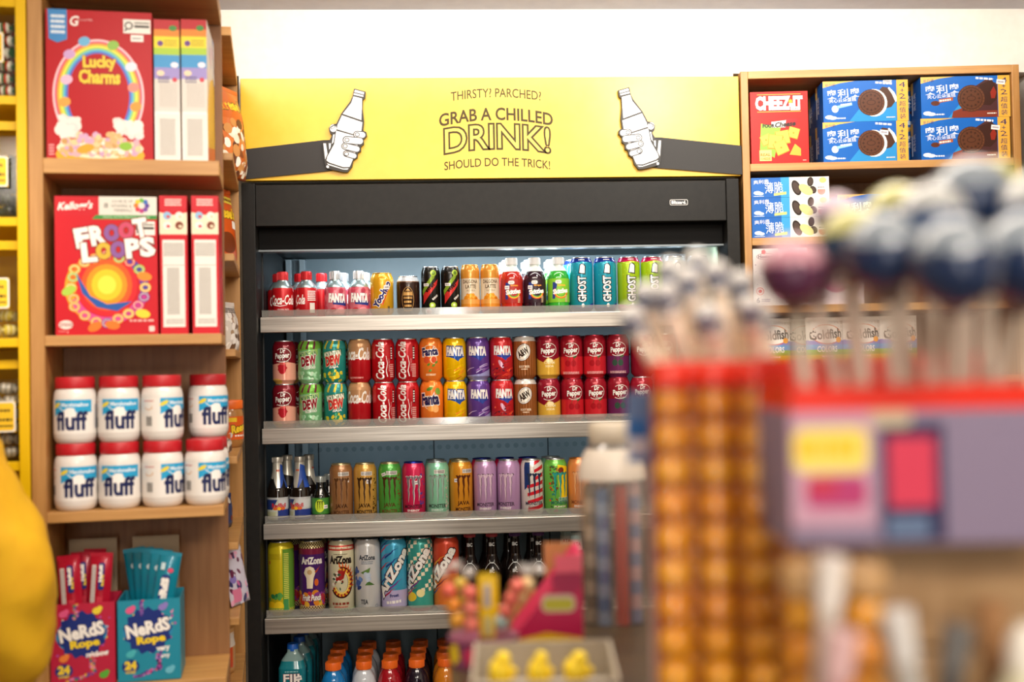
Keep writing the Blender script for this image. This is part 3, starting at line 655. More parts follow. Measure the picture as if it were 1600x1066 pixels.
            else: cs = ['#3b4f8c', '#5c8a4c', '#7c2430', '#e8a03a']; a.rect(-9, 0, 9, h * 0.5, '#e07a34')
            g = random.Random(7)
            for k, c in enumerate(cs * 2):
                x, z = g.uniform(-0.03, 0.03), h * (0.25 + 0.06 * k); a.poly([(x - 0.02, z - 0.014), (x + 0.004, z + 0.004), (x, z + 0.006), (x + 0.022, z + 0.018), (x + 0.004, z + 0.011), (x + 0.006, z + 0.007), (x - 0.02, z - 0.008)], c)
            a.text('AriZona', 0.0, h * 0.54, 0.15, 0.026, W_, bold=0.05, rot=1.0, shear=0.1, out=('#33222a', 0.11))
            if kind == 'blue': a.text('Frost', 0.004, h * 0.23, 0.024, 0.008, '#2a2f6c', bold=0.04, rot=0.1); a.fine(0.002, h * 0.14, 0.042, 0.011, W_, bold=0.04, rot=0.1, out=('#4a3f7c', 0.08))
    return d
def ghost(kind):
    def d(a, h, R):
        c1, c2, c3 = {'teal': ('#1d2f86', '#2a3f96', '#3fb5c4'), 'lime': ('#b31648', '#cf2b4c', '#b8d62c'), 'grey': ('#9fb0b4', '#8d9a9e', '#b7b7b0')}[kind]
        a.poly([(-0.2, h * 0.9), (-0.02, h * 0.9), (0.0, h * 0.92), (0.03, h * 0.9), (0.2, h * 0.9), (0.2, h), (-0.2, h)], c1); a.fine(0.0, h * 0.95, 0.02, 0.004, W_, bold=0.03, res=1)
        a.poly([(-0.2, 0), (0.2, 0), (0.2, h * 0.14), (0.03, h * 0.16), (0.012, h * 0.09), (0.0, h * 0.11), (-0.012, h * 0.09), (-0.03, h * 0.13), (-0.2, h * 0.13)], c2); a.blobs(14, -0.03, h * 0.16, 0.03, h * 0.85, 0.001, 0.0018, [c3], 5)
        a.text('GHOST', 0.0, h * 0.42, h * 0.46, 0.022, W_, bold=0.03, rot=math.pi / 2, shear=0.0, out=('#1c2430', 0.11))
        a.poly([(-0.010, h * 0.7), (0.010, h * 0.68), (0.012, h * 0.83), (0.007, h * 0.875), (0.0, h * 0.885), (-0.006, h * 0.86)], '#1c2430'); a.poly([(-0.007, h * 0.715), (0.008, h * 0.70), (0.009, h * 0.83), (0.005, h * 0.86), (0.0, h * 0.87), (-0.004, h * 0.85)], W_); a.ell(0.002, h * 0.12, 0.004, 0.006, W_)
    return d
def d_yoohoo(a, h, R):
    a.text('Yoo-hoo', 0.002, h * 0.5, 0.078, 0.017, '#2b2a6a', bold=0.06, rot=1.05, shear=0.1, out=(W_, 0.13)); a.line([(0.002, h * 0.25), (0.024, h * 0.66)], 0.004, '#c8402a', 0.001); price(a, 0.016, h * 0.66, 0.017, 0.012, 0.1); a.rect(0.018, h * 0.08, 0.025, h * 0.22, '#6b5526'); a.fine(-0.002, h * 0.16, 0.02, 0.004, '#a2761c', res=1)
def d_gold(a, h, R):
    a.rect(-9, h * 0.86, 9, h, '#c8ccd0'); a.rect(-9, h * 0.845, 9, h * 0.86, '#7a4a20'); G_ = '#c99a58'
    a.poly([(-0.012, h * 0.58), (0.0, h * 0.68), (0.012, h * 0.58), (0.014, h * 0.5), (-0.014, h * 0.5)], G_); a.fine(0, h * 0.60, 0.018, 0.007, '#3a1f12', bold=0.04)
    for k, t in enumerate(('OLD', 'TIME', 'SODA')): a.fine(0, h * (0.44 - 0.1 * k), 0.024 - 0.002 * k, 0.009, G_)
    a.ring(0, h * 0.4, 0.017, 0.035, 0.0012, G_); a.lines(-0.012, h * 0.1, 0.012, h * 0.14, 2, G_)
def d_blackred(a, h, R):
    a.poly([(-0.02, h * 0.22), (0.022, h * 0.62), (0.026, h * 0.74), (-0.02, h * 0.42)], '#c4302c'); a.poly([(-0.022, h * 0.4), (0.016, h * 0.78), (0.01, h * 0.84), (-0.024, h * 0.5)], '#7f9a2c')
    a.ell(0.012, h * 0.86, 0.009, 0.009, '#98b23a'); a.ell(0.012, h * 0.86, 0.005, 0.005, '#5d7a28'); a.ell(0.008, h * 0.2, 0.009, 0.008, '#a6c23c'); a.ell(0.008, h * 0.2, 0.004, 0.004, '#e2eeb0')
    a.ell(-0.004, h * 0.07, 0.010, 0.009, '#e2d8dc'); a.ell(-0.004, h * 0.07, 0.006, 0.005, '#a83a4a'); a.fine(0.002, h * 0.55, 0.03, 0.009, '#2a100c', bold=0.04, rot=0.75); a.fine(0.016, h * 0.36, 0.02, 0.008, '#d8d4cc', rot=0.7, bold=0.02); price(a, -0.010, h * 0.62, 0.016, 0.008)
def d_dalgona(a, h, R):
    a.rect(-9, h * 0.3, 9, h * 0.72, '#d9c7ab'); a.text('DALGONA', 0, h * 0.655, 0.044, 0.010, '#5a4630', bold=0.03); a.text('LATTE', 0.001, h * 0.555, 0.031, 0.010, '#5a4630', bold=0.03); a.text('SALT MILK', 0.001, h * 0.475, 0.026, 0.005, '#7a6448', res=1)
    a.poly([(-0.022, h * 0.3), (-0.018, h * 0.36), (-0.006, h * 0.40), (0.002, h * 0.42), (0.010, h * 0.39), (0.022, h * 0.34), (0.024, h * 0.3)], '#e08a20'); a.blobs(16, -0.016, h * 0.31, 0.018, h * 0.4, 0.002, 0.004, ['#f0a83a', '#c46a14', '#e8962a'], 3); a.rect(-9, 0, 9, h * 0.21, '#d9892c'); a.rect(-9, h * 0.21, 9, h * 0.3, '#e3a050')
# ---- bottles
def bottle(name, label, cat, key, pos, prof, mat, cap, capmat, wraps, rz=0.0, group=None, seg=32, cap_name='bottle_cap', ridges=0, extra=None):
    if key in PROTO: return dup(PROTO[key], pos, rz, label, group)
    t = thing(name, label, cat, pos, rz, group); MB().lathe(prof, mat, seg).build('bottle_body', t)
    m = MB().lathe(cap, capmat, 28)
    if ridges:
        R = max(r for z, r in cap); z0, z1 = cap[0][0] + 0.001, cap[-1][0] - 0.002
        for k in range(ridges):
            x = 2 * math.pi * k / ridges; m.box(R * math.sin(x) - 0.0006, R * math.sin(x) + 0.0006, -R * math.cos(x) - 0.0006, -R * math.cos(x) + 0.0006, z0, z1, capmat)
    m.build(cap_name, t)
    for nm, pr, base, art in wraps:
        m = MB().lathe(pr, base, seg, cap0=False, cap1=False); a = Art(rough=0.35); art(a); wrap(m, a, pr, seg); m.build(nm, t)
    if extra: extra(t)
    PROTO[key] = t; return t
def off(prof, z0, z1, e=0.0005):                          # the stretch of a profile between two heights, a hair wider
    def r(z):
        for (za, ra), (zb, rb) in zip(prof, prof[1:]):
            if za <= z <= zb: return ra + (rb - ra) * (z - za) / ((zb - za) or 1)
    return [(z0, r(z0) + e)] + [(z, q + e) for z, q in prof if z0 < z < z1] + [(z1, r(z1) + e)]
ALU = [(0, .024), (.003, .028), (.008, .030), (.076, .030), (.084, .0285), (.092, .0245), (.099, .0185), (.104, .0145), (.110, .0138), (.118, .0138)]
def alu(label, key, pos, rz=0.0, group=None):
    red = key == 'alu_cola'
    def art(a):
        h = .083
        if red:
            a.text('Coca-Cola', -.001, h * .6, .074, .026, W_, bold=.025, shear=.3); a.line([(-.03, h * .43), (-.008, h * .38), (.012, h * .42)], .003, W_, .001); a.text('ORIGINAL TASTE', 0, h * .27, .034, .004, W_, res=1)
            a.rect(.05, .012, .066, .04, '#d8d2c8'); a.lines(.044, .045, .07, .075, 6, W_)
        else:
            a.blobs(40, -.09, .004, .09, h * .98, .004, .010, ['#c8455a', '#e2828c', '#d05f70', '#b23a4e'], 4)
            a.poly([(-.012, h * .42), (.03, h * .36), (.034, h * .5), (-.01, h * .56)], '#27357c'); a.text('FANTA', .002, h * .63, .05, .022, W_, bold=.07, rot=-.03, out=('#33204c', .09)); a.ell(.012, h * .2, .012, .010, '#f08a92'); a.ell(-.012, h * .22, .01, .006, '#b3202c', .3)
    capm = M('#b5141c', .35, .3) if red else M('#b9bcc0', .3, .7)
    return bottle('aluminium_bottle', label, 'bottle', key, pos, ALU, M('#a9bdbd', .3, .75), [(.106, .0152), (.119, .0152), (.1275, .0150), (.130, .0138)], capm, [('printed_sleeve', off(ALU, .004, .083), M('#bb141c' if red else '#d4707c', .3, .2), art)], rz, group, ridges=20)
SKT = [(0, .020), (.004, .029), (.014, .0315), (.022, .0300), (.034, .0315), (.094, .0315), (.106, .0305), (.120, .0250), (.130, .0180), (.136, .0150), (.146, .0150)]
def fruit_bottle(label, key, pos, liquid, flavour, lab, rz=0.0, group=None):
    def art(a):
        a.poly([(-.022, .04), (-.014, .040), (-.006, .086), (-.02, .088)], '#2c3a7c'); a.ring(.004, .060, .020, .018, .003, '#d84a24', 150, 380); a.ring(.004, .060, .017, .0155, .003, '#efb02a', 150, 380); a.ring(.004, .060, .014, .013, .003, '#5a9a3a', 150, 380)
        a.text('Skittles', .003, .062, .044, .0125, W_, bold=.05, rot=.12, out=('#3a2018', .02)); a.text(flavour, .006, .079, .022, .006, '#f0a63a', bold=.04); a.rrect(-.012, .083, .006, .093, .004, '#e8e2da'); a.text('NEW', -.003, .088, .010, .004, '#7a6f76', res=1)
        if key != 'skit_lime': price(a, -.016, .074, .014, .010)
        a.lines(.016, .03, .024, .05, 5, '#d8b890')
    def neck(t): MB().lathe(off(SKT, .120, .146, .0004), M('#c9d0c8', .25), 28, cap0=False).build('clear_neck', t)
    return bottle('fruit_drink_bottle', label, 'bottle', key, pos, SKT, M(liquid, .12, coat=.6), [(.140, .0172), (.156, .0172), (.160, .0160)], M('#e6e6e4', .4), [('paper_label', off(SKT, .030, .098), M(lab, .35), art)], rz, group, ridges=24, extra=neck)
GLS = [(0, .026), (.004, .029), (.010, .030), (.078, .030), (.092, .0275), (.118, .0185), (.140, .0140), (.165, .0128), (.170, .0128)]
def energy_bottle(label, pos, rz=0.0, group=None):
    def lab(a):
        a.rect(-.1, 0, .0, .062, '#b9bcae'); a.poly([(-.008, .028), (-.016, 0), (-.1, 0), (-.1, .028)], '#b4b491'); a.poly([(-.1, .034), (-.02, .034), (-.004, .062), (-.1, .062)], '#24366e'); a.rect(.0, .038, .1, .062, '#c4c6c6'); a.rect(-.004, 0, .1, .034, '#24357c'); a.rect(-.1, .012, .1, .0145, '#d8d8d4')
        a.text('RedBull', .0, .046, .040, .011, '#b8242c', bold=.04); a.ell(-.010, .037, .008, .004, '#d8642a'); a.ell(.010, .037, .008, .004, '#d8642a'); a.ell(0, .037, .005, .005, '#e8b52a')
    nk = off(GLS, .094, .166, .0006)
    def foil(a): a.poly([(.003, .094), (.06, .094), (.06, .15), (.012, .16)], '#2a4ca0'); a.poly([(-.1, .0), (-.022, .0), (-.022, .118), (-.1, .13)], '#17120f'); a.poly([(-.022, .094), (-.022, .125), (-.006, .094)], '#17120f'); a.poly([(.024, .094), (.024, .12), (.006, .094)], '#17120f'); a.ell(-.005, .142, .004, .003, '#c8502a'); a.ell(.004, .142, .004, .003, '#c8502a')
    return bottle('energy_drink_bottle', label, 'bottle', 'rb', pos, GLS, M('#1a120d', .08, coat=.6), [(.164, .0142), (.178, .0146), (.180, .0130)], M('#a8a49a', .3, .7), [('paper_label', off(GLS, .006, .068), M('#c4c6c6', .3, .3), lab), ('neck_foil', nk, M('#cfcbbd', .3, .5), foil)], rz, group, ridges=22)
SML = [(0, .022), (.004, .0245), (.062, .0250), (.074, .022), (.088, .0135), (.106, .0120), (.112, .0120)]
def small_bottle(label, pos, rz=0.0, group=None):
    def lab(a):
        a.rect(-.1, .0, .1, .018, '#12140f'); a.ell(0, .041, .014, .018, '#c3d83a')
        for x in (-.006, .0, .006): claw(a, x, .054, .026, .005, '#20260f')
        a.text('MONSTER', 0, .0135, .026, .005, W_, bold=.03, res=1); a.lines(-.012, .004, .012, .009, 2, '#c8c8b8'); price(a, .018, .038, .013, .010, .05)
    return bottle('energy_drink_bottle', label, 'bottle', 'mb', pos, SML, M('#10120e', .1, coat=.6), [(.106, .0145), (.116, .0148), (.122, .0130)], M('#9aa09c', .3, .6), [('paper_label', off(SML, .004, .063), M('#3c7a30', .3), lab)], rz, group, ridges=20)
IBC = [(0, .027), (.004, .0300), (.095, .0300), (.108, .0285), (.124, .0220), (.145, .0150), (.185, .0128), (.196, .0128), (.197, .0145), (.204, .0145)]
def root_bottle(label, key, pos, rz=0.0, group=None):
    def nk(a):
        a.text('IBC', 0, .178, .017, .009, '#cfd2d2', bold=.05)
    def sh(a):
        a.ring(0, .098, .024, .030, .0016, '#c9cdcc', 20, 160); a.text('IBC', 0, .105, .014, .008, '#b9bcbc', bold=.05); a.line([(-.012, .135), (-.008, .128), (0, .126), (.008, .128), (.012, .135)], .0014, '#c9cdcc')
    return bottle('root_beer_bottle', label, 'bottle', key, pos, IBC, M('#130c0a', .06, coat=.8), [(.199, .0160), (.203, .0162), (.208, .0150), (.210, .0120)], M('#b5464e' if key == 'ibc_r' else '#5d3a74', .35, .3), [('neck_print', off(IBC, .150, .192, .0003), M('#150e0c', .08), nk), ('shoulder_print', off(IBC, .080, .145, .0003), M('#150e0c', .08), sh)], rz, group, cap_name='crown_cap', ridges=21)
GTR = [(0, .028), (.006, .034), (.05, .035), (.056, .0335), (.095, .0335), (.102, .035), (.135, .0352), (.150, .0335), (.166, .0285), (.178, .0215), (.184, .0180), (.190, .0180)]
def sports_bottle(label, key, pos, liquid, rz=0.0, group=None):
    return bottle('sports_drink_bottle', label, 'bottle', key, pos, GTR, M(liquid, .12, coat=.5), [(.184, .0205), (.187, .0215), (.204, .0212), (.206, .0200)], M('#e86a1e', .4), [('wrap_label', off(GTR, .054, .10, .0004), M(liquid, .3), lambda a: a.poly([(-.01, .06), (.006, .094), (.012, .08), (.002, .06)], '#e8742a'))], rz, group, ridges=26)

# ------------------------------------------------------------------ drinks on the fridge shelves
ROW0 = 3.252
def fx(px, py, y=ROW0): return on_y(px, py, y).x
def put(k, px, row=0, dz=0.0, pitch=0.068, dx=0.0, y0=None, py=None):
    y = y0 or ROW0
    return (fx(px, py or {1: 470, 2: 600, 3: 780, 4: 930, 5: 1060}[k], y) + dx, y + pitch * row, SHELF[k] - 0.0035 + dz)
R_ = math.radians
# shelf 1 (top)
GT = 'bottles and cans on the top fridge shelf'
alu('red and silver aluminium cola bottle at the left end of the top shelf, front', 'alu_cola', put(1, 442), R_(8))
alu('red aluminium cola bottle turned to its ingredients side, beside the front left one', 'alu_cola', put(1, 479), R_(-70))
alu('red capped cola bottle half hidden behind the leftmost cola bottle', 'alu_cola', put(1, 434, 1, dx=-0.015), R_(30), 'back row of cola bottles')
alu('red capped cola bottle behind the gap left of the turned cola bottle', 'alu_cola', put(1, 470, 1), R_(60), 'back row of cola bottles')
alu('red capped cola bottle behind and right of the turned cola bottle', 'alu_cola', put(1, 491, 1), R_(100), 'back row of cola bottles')
alu('pink aluminium orange-drink bottle, left of the two side by side', 'alu_pink', put(1, 524), R_(14))
alu('pink aluminium orange-drink bottle, right of the two, next to the yellow can', 'alu_pink', put(1, 561), R_(4))
alu('silver capped pink bottle behind the left pink bottle', 'alu_pink', put(1, 514, 1), R_(70))
alu('silver capped pink bottle peeking out behind the right pink bottle', 'alu_pink', put(1, 553, 1), R_(80))
can('soda_can', 'yellow chocolate drink can with slanted blue script and price sticker', 'can', 'yoo', .122, .033, '#d9a01f', d_yoohoo, put(1, 597), 0, lid='#b88a3a')
can('soda_can', 'dark brown root beer can with gold ornament and silver top', 'can', 'gold', .112, .033, '#2d1a14', d_gold, put(1, 638), 0)
for px, w in ((674, 'left'), (705, 'right')):
    can('energy_drink_can', 'slim black can with red and green slash, %s of the pair' % w, 'can', 'blk', .138, .0275, '#15130f', d_blackred, put(1, px), R_(-8 if w == 'left' else 4))
for px, w in ((734, 'left one'), (766, 'right one')):
    can('coffee_can', 'slim tan latte can with cream label, %s of two' % w, 'can', 'dal', .142, .0275, '#c9852f', d_dalgona, put(1, px), 0, lid='#d9a050', tab=False)
for px, kk, lq, fl, lb, nm in ((800, 'skit_red', '#b02318', 'Strawberry', '#a5231b', 'red'), (836, 'skit_grape', '#2a1420', 'Grape', '#2c1420', 'dark purple'), (873, 'skit_lime', '#2f9a2c', 'Lime', '#7ab82a', 'bright green')):
    fruit_bottle('%s fruit drink bottle with white cap and rainbow label, front row' % nm, kk, put(1, px), lq, fl, lb)
    for r in (1, 2): fruit_bottle('white capped fruit drink bottle %s behind the %s one' % (('directly', 'two places')[r - 1], nm), kk, put(1, px, r, dx=-0.006 * r), lq, fl, lb)
for px, kd, body, nm in ((909, 'teal', '#1d93a8', 'teal tall can with dark blue collar, left of the teal pair'), (946, 'teal', '#1d93a8', 'teal tall can with dark blue collar, right of the teal pair'), (983, 'lime', '#9cbd1c', 'lime green tall can with red collar, left of the lime pair'), (1020, 'lime', '#9cbd1c', 'lime green tall can with red collar, right of the lime pair'), (1056, 'grey', '#a9aca6', 'pale grey tall can right of the lime green cans'), (1091, 'grey', '#a9aca6', 'pale grey tall can, last at the right end of the top shelf')):
    can('energy_drink_can', nm, 'can', 'gh' + kd, .158, .0328, body, ghost(kd), put(1, px), R_({1091: -30, 909: -4, 983: 6}.get(px, 2)))
for px, kd, body, nm in ((905, 'teal', '#1d93a8', 'blue collared can behind the left teal can'),): can('energy_drink_can', nm, 'can', 'gh' + kd, .158, .0328, body, ghost(kd), put(1, px, 1, dx=-0.012), 0)
# shelf 2: two storeys of cans
S2 = [(444, 'pcream', '#7a1020', pepper('cream'), 'maroon cola can with cream and strawberry lower half'), (485, 'dewg', '#7fbf86', dew('green'), 'pale green slanted-letter soda can'), (524, 'dewt', '#1f8a80', dew('teal'), 'teal and yellow soda can with red letters'), (562, 'van', '#b5161f', d_vanilla, 'red cola can with tan upper half'), (599, 'cola', '#b5131d', d_cola, 'red cola can with upright white script, left of its pair'), (637, 'cola', '#b5131d', d_cola, 'red cola can with upright white script, right of its pair'),
      (675, 'fr', '#ea7a28', d_fantaround, 'orange soda can with dark blue lettering'), (712, 'fby', '#f0bb00', fantablock('yellow'), 'yellow soda can with white block letters'), (748, 'fbp', '#5c3a8a', fantablock('purple'), 'purple soda can with white block letters'), (784, 'fbr', '#c4242a', fantablock('red'), 'red soda can with white block letters and blue patch'), (821, 'root', '#8f5226', d_root, 'brown striped root beer can with cream oval'), (857, 'pgold', '#8c1428', pepper('gold'), 'maroon cola can with gold lower half'),
      (893, 'pch', '#961424', pepper('cherry'), 'cherry red cola can next to the gold one'), (929, 'pch', '#961424', pepper('cherry'), 'cherry red cola can, second right of the gold one'), (965, 'pdk', '#8c1526', pepper('dark'), 'maroon cola can with purple lower half'), (1003, 'pred', '#96162a', pepper('red'), 'dark red cola can partly behind white lollipop sticks'), (1041, 'pred', '#96162a', pepper('red'), 'dark red cola can behind the lollipop sticks, second from the right end'), (1078, 'pred', '#96162a', pepper('red'), 'dark red cola can behind the lollipop sticks at the right end')]
g = random.Random(11)
SHORT = {444: 'cream bottomed maroon', 485: 'pale green slanted-letter', 524: 'teal and yellow', 562: 'tan topped red', 599: 'left upright-script red', 637: 'right upright-script red', 675: 'orange', 712: 'yellow block-letter', 748: 'purple block-letter', 784: 'red block-letter', 821: 'brown root beer', 857: 'gold bottomed maroon', 893: 'left cherry red', 929: 'right cherry red', 965: 'purple bottomed maroon'}
for px, key, body, art, lab in S2:
    for up in (0, 1):
        if key == 'fr' and up == 0: kk, aa = 'fr2', d_fantaround2
        else: kk, aa = key, art
        p = put(2, px, 0, up * 0.1222, dx=g.uniform(-0.002, 0.002)); rz = R_(g.uniform(-14, 8))
        lid = {'van': '#c8a070', 'fr': '#e88a3a', 'pdk': '#a33040', 'pch': '#a33040', 'pgold': '#a0506a'}.get(key)
        can('soda_can', lab + (', upper can' if up else ', lower can'), 'can', kk, .122, .0330, body, aa, p, rz, lid=lid)
        if px in SHORT: can('soda_can', 'back row can glimpsed behind the %s %s can' % ('upper' if up else 'lower', SHORT[px]), 'can', kk, .122, .0330, body, aa, put(2, px, 1, up * 0.1222, .070, dx=-.010 if px > 700 else .006), rz + 1.2, lid=lid)
# shelf 3
energy_bottle('silver necked dark glass energy bottle at the left end of the third shelf', put(3, 431), R_(14))
energy_bottle('silver necked dark glass energy bottle with price sticker, second from left', put(3, 468), R_(-16))
energy_bottle('silver necked glass bottle behind the leftmost energy bottle', put(3, 447, 1), R_(120))
energy_bottle('silver necked glass bottle with blue showing behind the second energy bottle', put(3, 480, 1), R_(60))
small_bottle('small dark glass bottle with green round label beside the brown coffee can', put(3, 500), 0)
small_bottle('small dark glass bottle hidden behind the green labelled one', put(3, 507, 1), R_(40))
BR, GD = '#3a2414', '#b8b0a0'
S3 = [(533, 'm_br', '#96683f', monster('#5c3a20', '#a8825c', ('#4a2e1c', '#5c3a22'), ('JAVA', 'MONSTER'), lambda a, h, R: (tagbox(a, h), price(a, .018, h * .71, .012, .012))), 'brown coffee energy can with faint claw mark', '#c8b98c'), (571, 'm_gd', '#c29242', monster('#3a2414', None, ('#3a2414', '#3a2414'), ('JAVA', 'MONSTER'), lambda a, h, R: (ex_vine(['#4a3018', '#8a6a2c'])(a, h, R), price(a, .014, h * .68, .014, .012, -.06))), 'golden coffee energy can with dark claw mark', '#c8b98c'),
      (610, 'm_gn', '#4a9a3c', monster('#4a2c18', None, ('#5a3a20', '#6b4526'), ('JAVA', 'MONSTER'), lambda a, h, R: (ex_vine(['#7a4a2a', '#8c3a2a', '#3c6a2a'])(a, h, R), price(a, -.016, h * .80, .013, .009, .35))), 'green coffee energy can with brown claw mark', '#c8b98c'), (647, 'm_pk', '#c81f4e', monster('#7a6a72', '#e8dcd8', ('#4a1a2a', W_), ('MONSTER', 'ENERGY'), lambda a, h, R: (a.blobs(20, .02, .01, .036, h * .8, .002, .004, ['#4a3a8c', '#8c2a6a'], 2), price(a, .008, h * .64, .017, .010, .06))), 'crimson energy can with grey claw mark and blue rim', '#2a3a9c'),
      (684, 'm_mt', '#84c4a2', monster('#8fae9e', '#7c4a4e', ('#3c4a40', '#d9e8dc'), ('MONSTER', 'ENERGY'), ex_vine(['#c8b8b0', '#a8c8b0'])), 'mint green energy can with pink outlined claw mark', '#b8c4c4'), (721, 'm_or', '#d08a22', monster('#5a2c16', None, ('#4a2414', '#4a2414'), ('JAVA', 'MONSTER'), lambda a, h, R: (tagbox(a, h, .012), price(a, -.02, h * .66, .013, .010))), 'amber coffee energy can with brown claw mark', '#c8b98c'),
      (759, 'm_li', '#b48cb4', monster('#d4b8c8', '#5a4452', ('#4a3a4a', W_), ('MONSTER', 'ENERGY'), None), 'lilac energy can with cream claw mark, left of the lilac pair', None), (795, 'm_li', '#b48cb4', None, 'lilac energy can with claw mark, right of the lilac pair', None), (832, 'm_st', '#dcd4cc', monster('#26304a', None, ('#3a3a4a', '#8a2c30'), ('MONSTER', 'ENERGY'), ex_stripe), 'white energy can with red diagonal stripes', None), (871, 'm_yg', '#6cb848', monster('#2f9a8c', '#2a4a4a', ('#2a6a5a', '#f0e8d0'), ('MONSTER', 'PUNCH'), ex_punch), 'green and yellow tropical energy can at the right of the third shelf', None), (903, 'm_pe', '#e08a4a', monster('#e8a870', '#8a4a2a', ('#8a4a2a', W_), ('MONSTER', 'ENERGY'), None), 'peach orange energy can beside the tropical one', '#d88a4a')]
for px, key, body, art, lab, lid in S3:
    can('energy_drink_can', lab, 'can', key, .157, .0330, body, art, put(3, px, y0=3.246), R_({795: -22, 832: 6, 533: 4, 871: 16, 721: 10}.get(px, -2)), lid=lid)
for px, key, lab in ((684, 'm_mt', 'silver topped can directly behind the mint green can'), (719, 'm_or', 'gold topped can directly behind the amber can'), (758, 'm_pk', 'blue rimmed can behind the left lilac can'), (793, 'm_pk', 'blue rimmed can behind the right lilac can'), (830, 'm_pk', 'blue rimmed can behind the striped can'), (866, 'm_mt', 'silver topped can behind the tropical can')):
    can('energy_drink_can', lab, 'can', key, .157, .0330, '', None, put(3, px, 1, 0.0, dx=-0.003), R_(40))
# shelf 4
S4 = [(438, 'lemon', '#d2c01f', 'tall yellow lemon tea can at the left end of the fourth shelf', R_(-10)), (488, 'punch', '#4b2368', 'tall purple fruit punch can with checkered rim', R_(4)), (534, 'dragon', '#d8d2b0', 'tall cream tea can with a coiled dragon ring', R_(2)), (576, 'white', '#c9c9c8', 'tall white tea can with blue blossoms', R_(6)), (617, 'blue', '#3fa0c4', 'tall sky blue tea can with slanted white name', R_(-4)), (658, 'teal', '#35948a', 'tall teal checkered tea can with slanted name', R_(-30)), (699, 'red', '#c4452c', 'tall orange red tea can with slanted name', R_(-36))]
for px, kd, body, lab, rz in S4:
    can('iced_tea_can', lab, 'can', 'az' + kd, .205, .0365, body, azona(kd), put(4, px, y0=3.25), rz)
    if kd != 'lemon': can('iced_tea_can', 'silver topped tall can right behind the ' + lab.split(' tea')[0].split(' fruit')[0].replace('tall ', '') + ' one', 'can', 'az' + kd, .205, .0365, body, None, put(4, px, 1, 0.0, 0.076, y0=3.25, dx=-0.008), R_(60))
can('iced_tea_can', 'purple tall can behind the lemon can at the left end', 'can', 'azpunch', .205, .0365, '', None, put(4, 452, 1, 0.0, 0.076, y0=3.25), R_(-20))
for px, kk, nm in ((733, 'ibc_r', 'red capped dark root beer bottle, first right of the tall cans'), (770, 'ibc_r', 'red capped dark root beer bottle, second right of the tall cans'), (806, 'ibc_p', 'purple capped dark bottle beside the red capped pair'), (843, 'ibc_p', 'purple capped dark bottle, last in the root beer row')):
    root_bottle(nm, kk, put(4, px), R_(-4)); root_bottle('dark bottle behind the ' + nm.replace(' dark', '').replace(' bottle', ' one', 1), kk, put(4, px, 1, dx=-0.016), R_(30))
ATA = [(0, .026), (.006, .030), (.11, .030), (.135, .024), (.165, .0150), (.180, .0150)]
def water_bottle(label, pos, rz=0.0):
    def lab(a): a.text('ATA', 0, .172, .024, .010, '#9a4a6a', bold=.04)
    return bottle('water_bottle', label, 'bottle', 'ata', pos, ATA, M('#4a2c26', .1, coat=.5), [(.184, .0150), (.204, .0150), (.206, .0135)], M('#b9d2d4', .35), [('neck_label', [(.155, .0185), (.186, .0168)], M('#dfe2e2', .4), lab)], rz, None, ridges=20)
water_bottle('clear capped bottle with white neck band beside the jar, front', put(4, 902))
water_bottle('clear capped bottle behind the one with white neck band', put(4, 890, 1))
# shelf 5
def sq_loft(mb, prof, mat, ex=5.0, seg=32):
    vs = []; fs = []
    for z, r in prof:
        for i in range(seg):
            t = 2 * math.pi * i / seg; c, s = math.cos(t), math.sin(t); k = r / ((abs(c) ** ex + abs(s) ** ex) ** (1 / ex)); vs.append((k * c, k * s, z))
    for j in range(len(prof) - 1):
        for i in range(seg): k = (i + 1) % seg; fs.append((j * seg + i, j * seg + k, (j + 1) * seg + k, (j + 1) * seg + i))
    mb.add(vs, fs, mat, True); mb.add(vs[-seg:], [tuple(range(seg))], mat); return mb
def spring_bottle(label, pos):
    if 'fiji' in PROTO: return dup(PROTO['fiji'], pos, None, label)
    t = thing('water_bottle', label, 'bottle', pos)
    b = sq_loft(MB(), [(0, .034), (.005, .0385), (.190, .0385), (.197, .038)], M('#17707c', .1, coat=.6))
    sq_loft(b, [(.197, .038), (.217, .031)], M('#1d7883', .1, coat=.6), 4.0); sq_loft(b, [(.217, .031), (.232, .020), (.238, .0155), (.246, .0155)], M('#7f9a98', .12, coat=.6), 4.0)
    a = Art(rough=.3); a.text('FIJI', .0325, .168, .042, .030, W_, bold=.02, out=('#8a2a3a', .05)); a.fine(.0325, .190, .036, .004, '#8fc4c8', res=1); a.ell(.030, .07, .02, .03, '#2a5aa8'); a.ell(.040, .06, .012, .02, '#c84a6a'); a.rect(0, 0, .012, .05, '#1f5a9c')
    price(a, .052, .172, .017, .012, .2); flat(b, a, (-.0325, -.0388, 0), (1, 0, 0), (0, 0, 1), .065, .196, 4e-5); b.build('bottle_body', t)
    MB().lathe([(.241, .0165), (.257, .0162), (.260, .0148)], M('#1c5cb8', .35), 24).build('bottle_cap', t)
    PROTO['fiji'] = t; return t
Z5 = dict(pitch=0.074)
spring_bottle('square teal spring water bottle with blue cap at the front of the lowest shelf', put(5, 459, 0, y0=3.245, py=1100))
for r, w in ((1, 'second'), (2, 'third'), (3, 'fourth')): spring_bottle('square spring water bottle with blue cap, %s in its column from the front' % w, put(5, 463, r, 0, .079, 0, y0=3.245, py=1100))
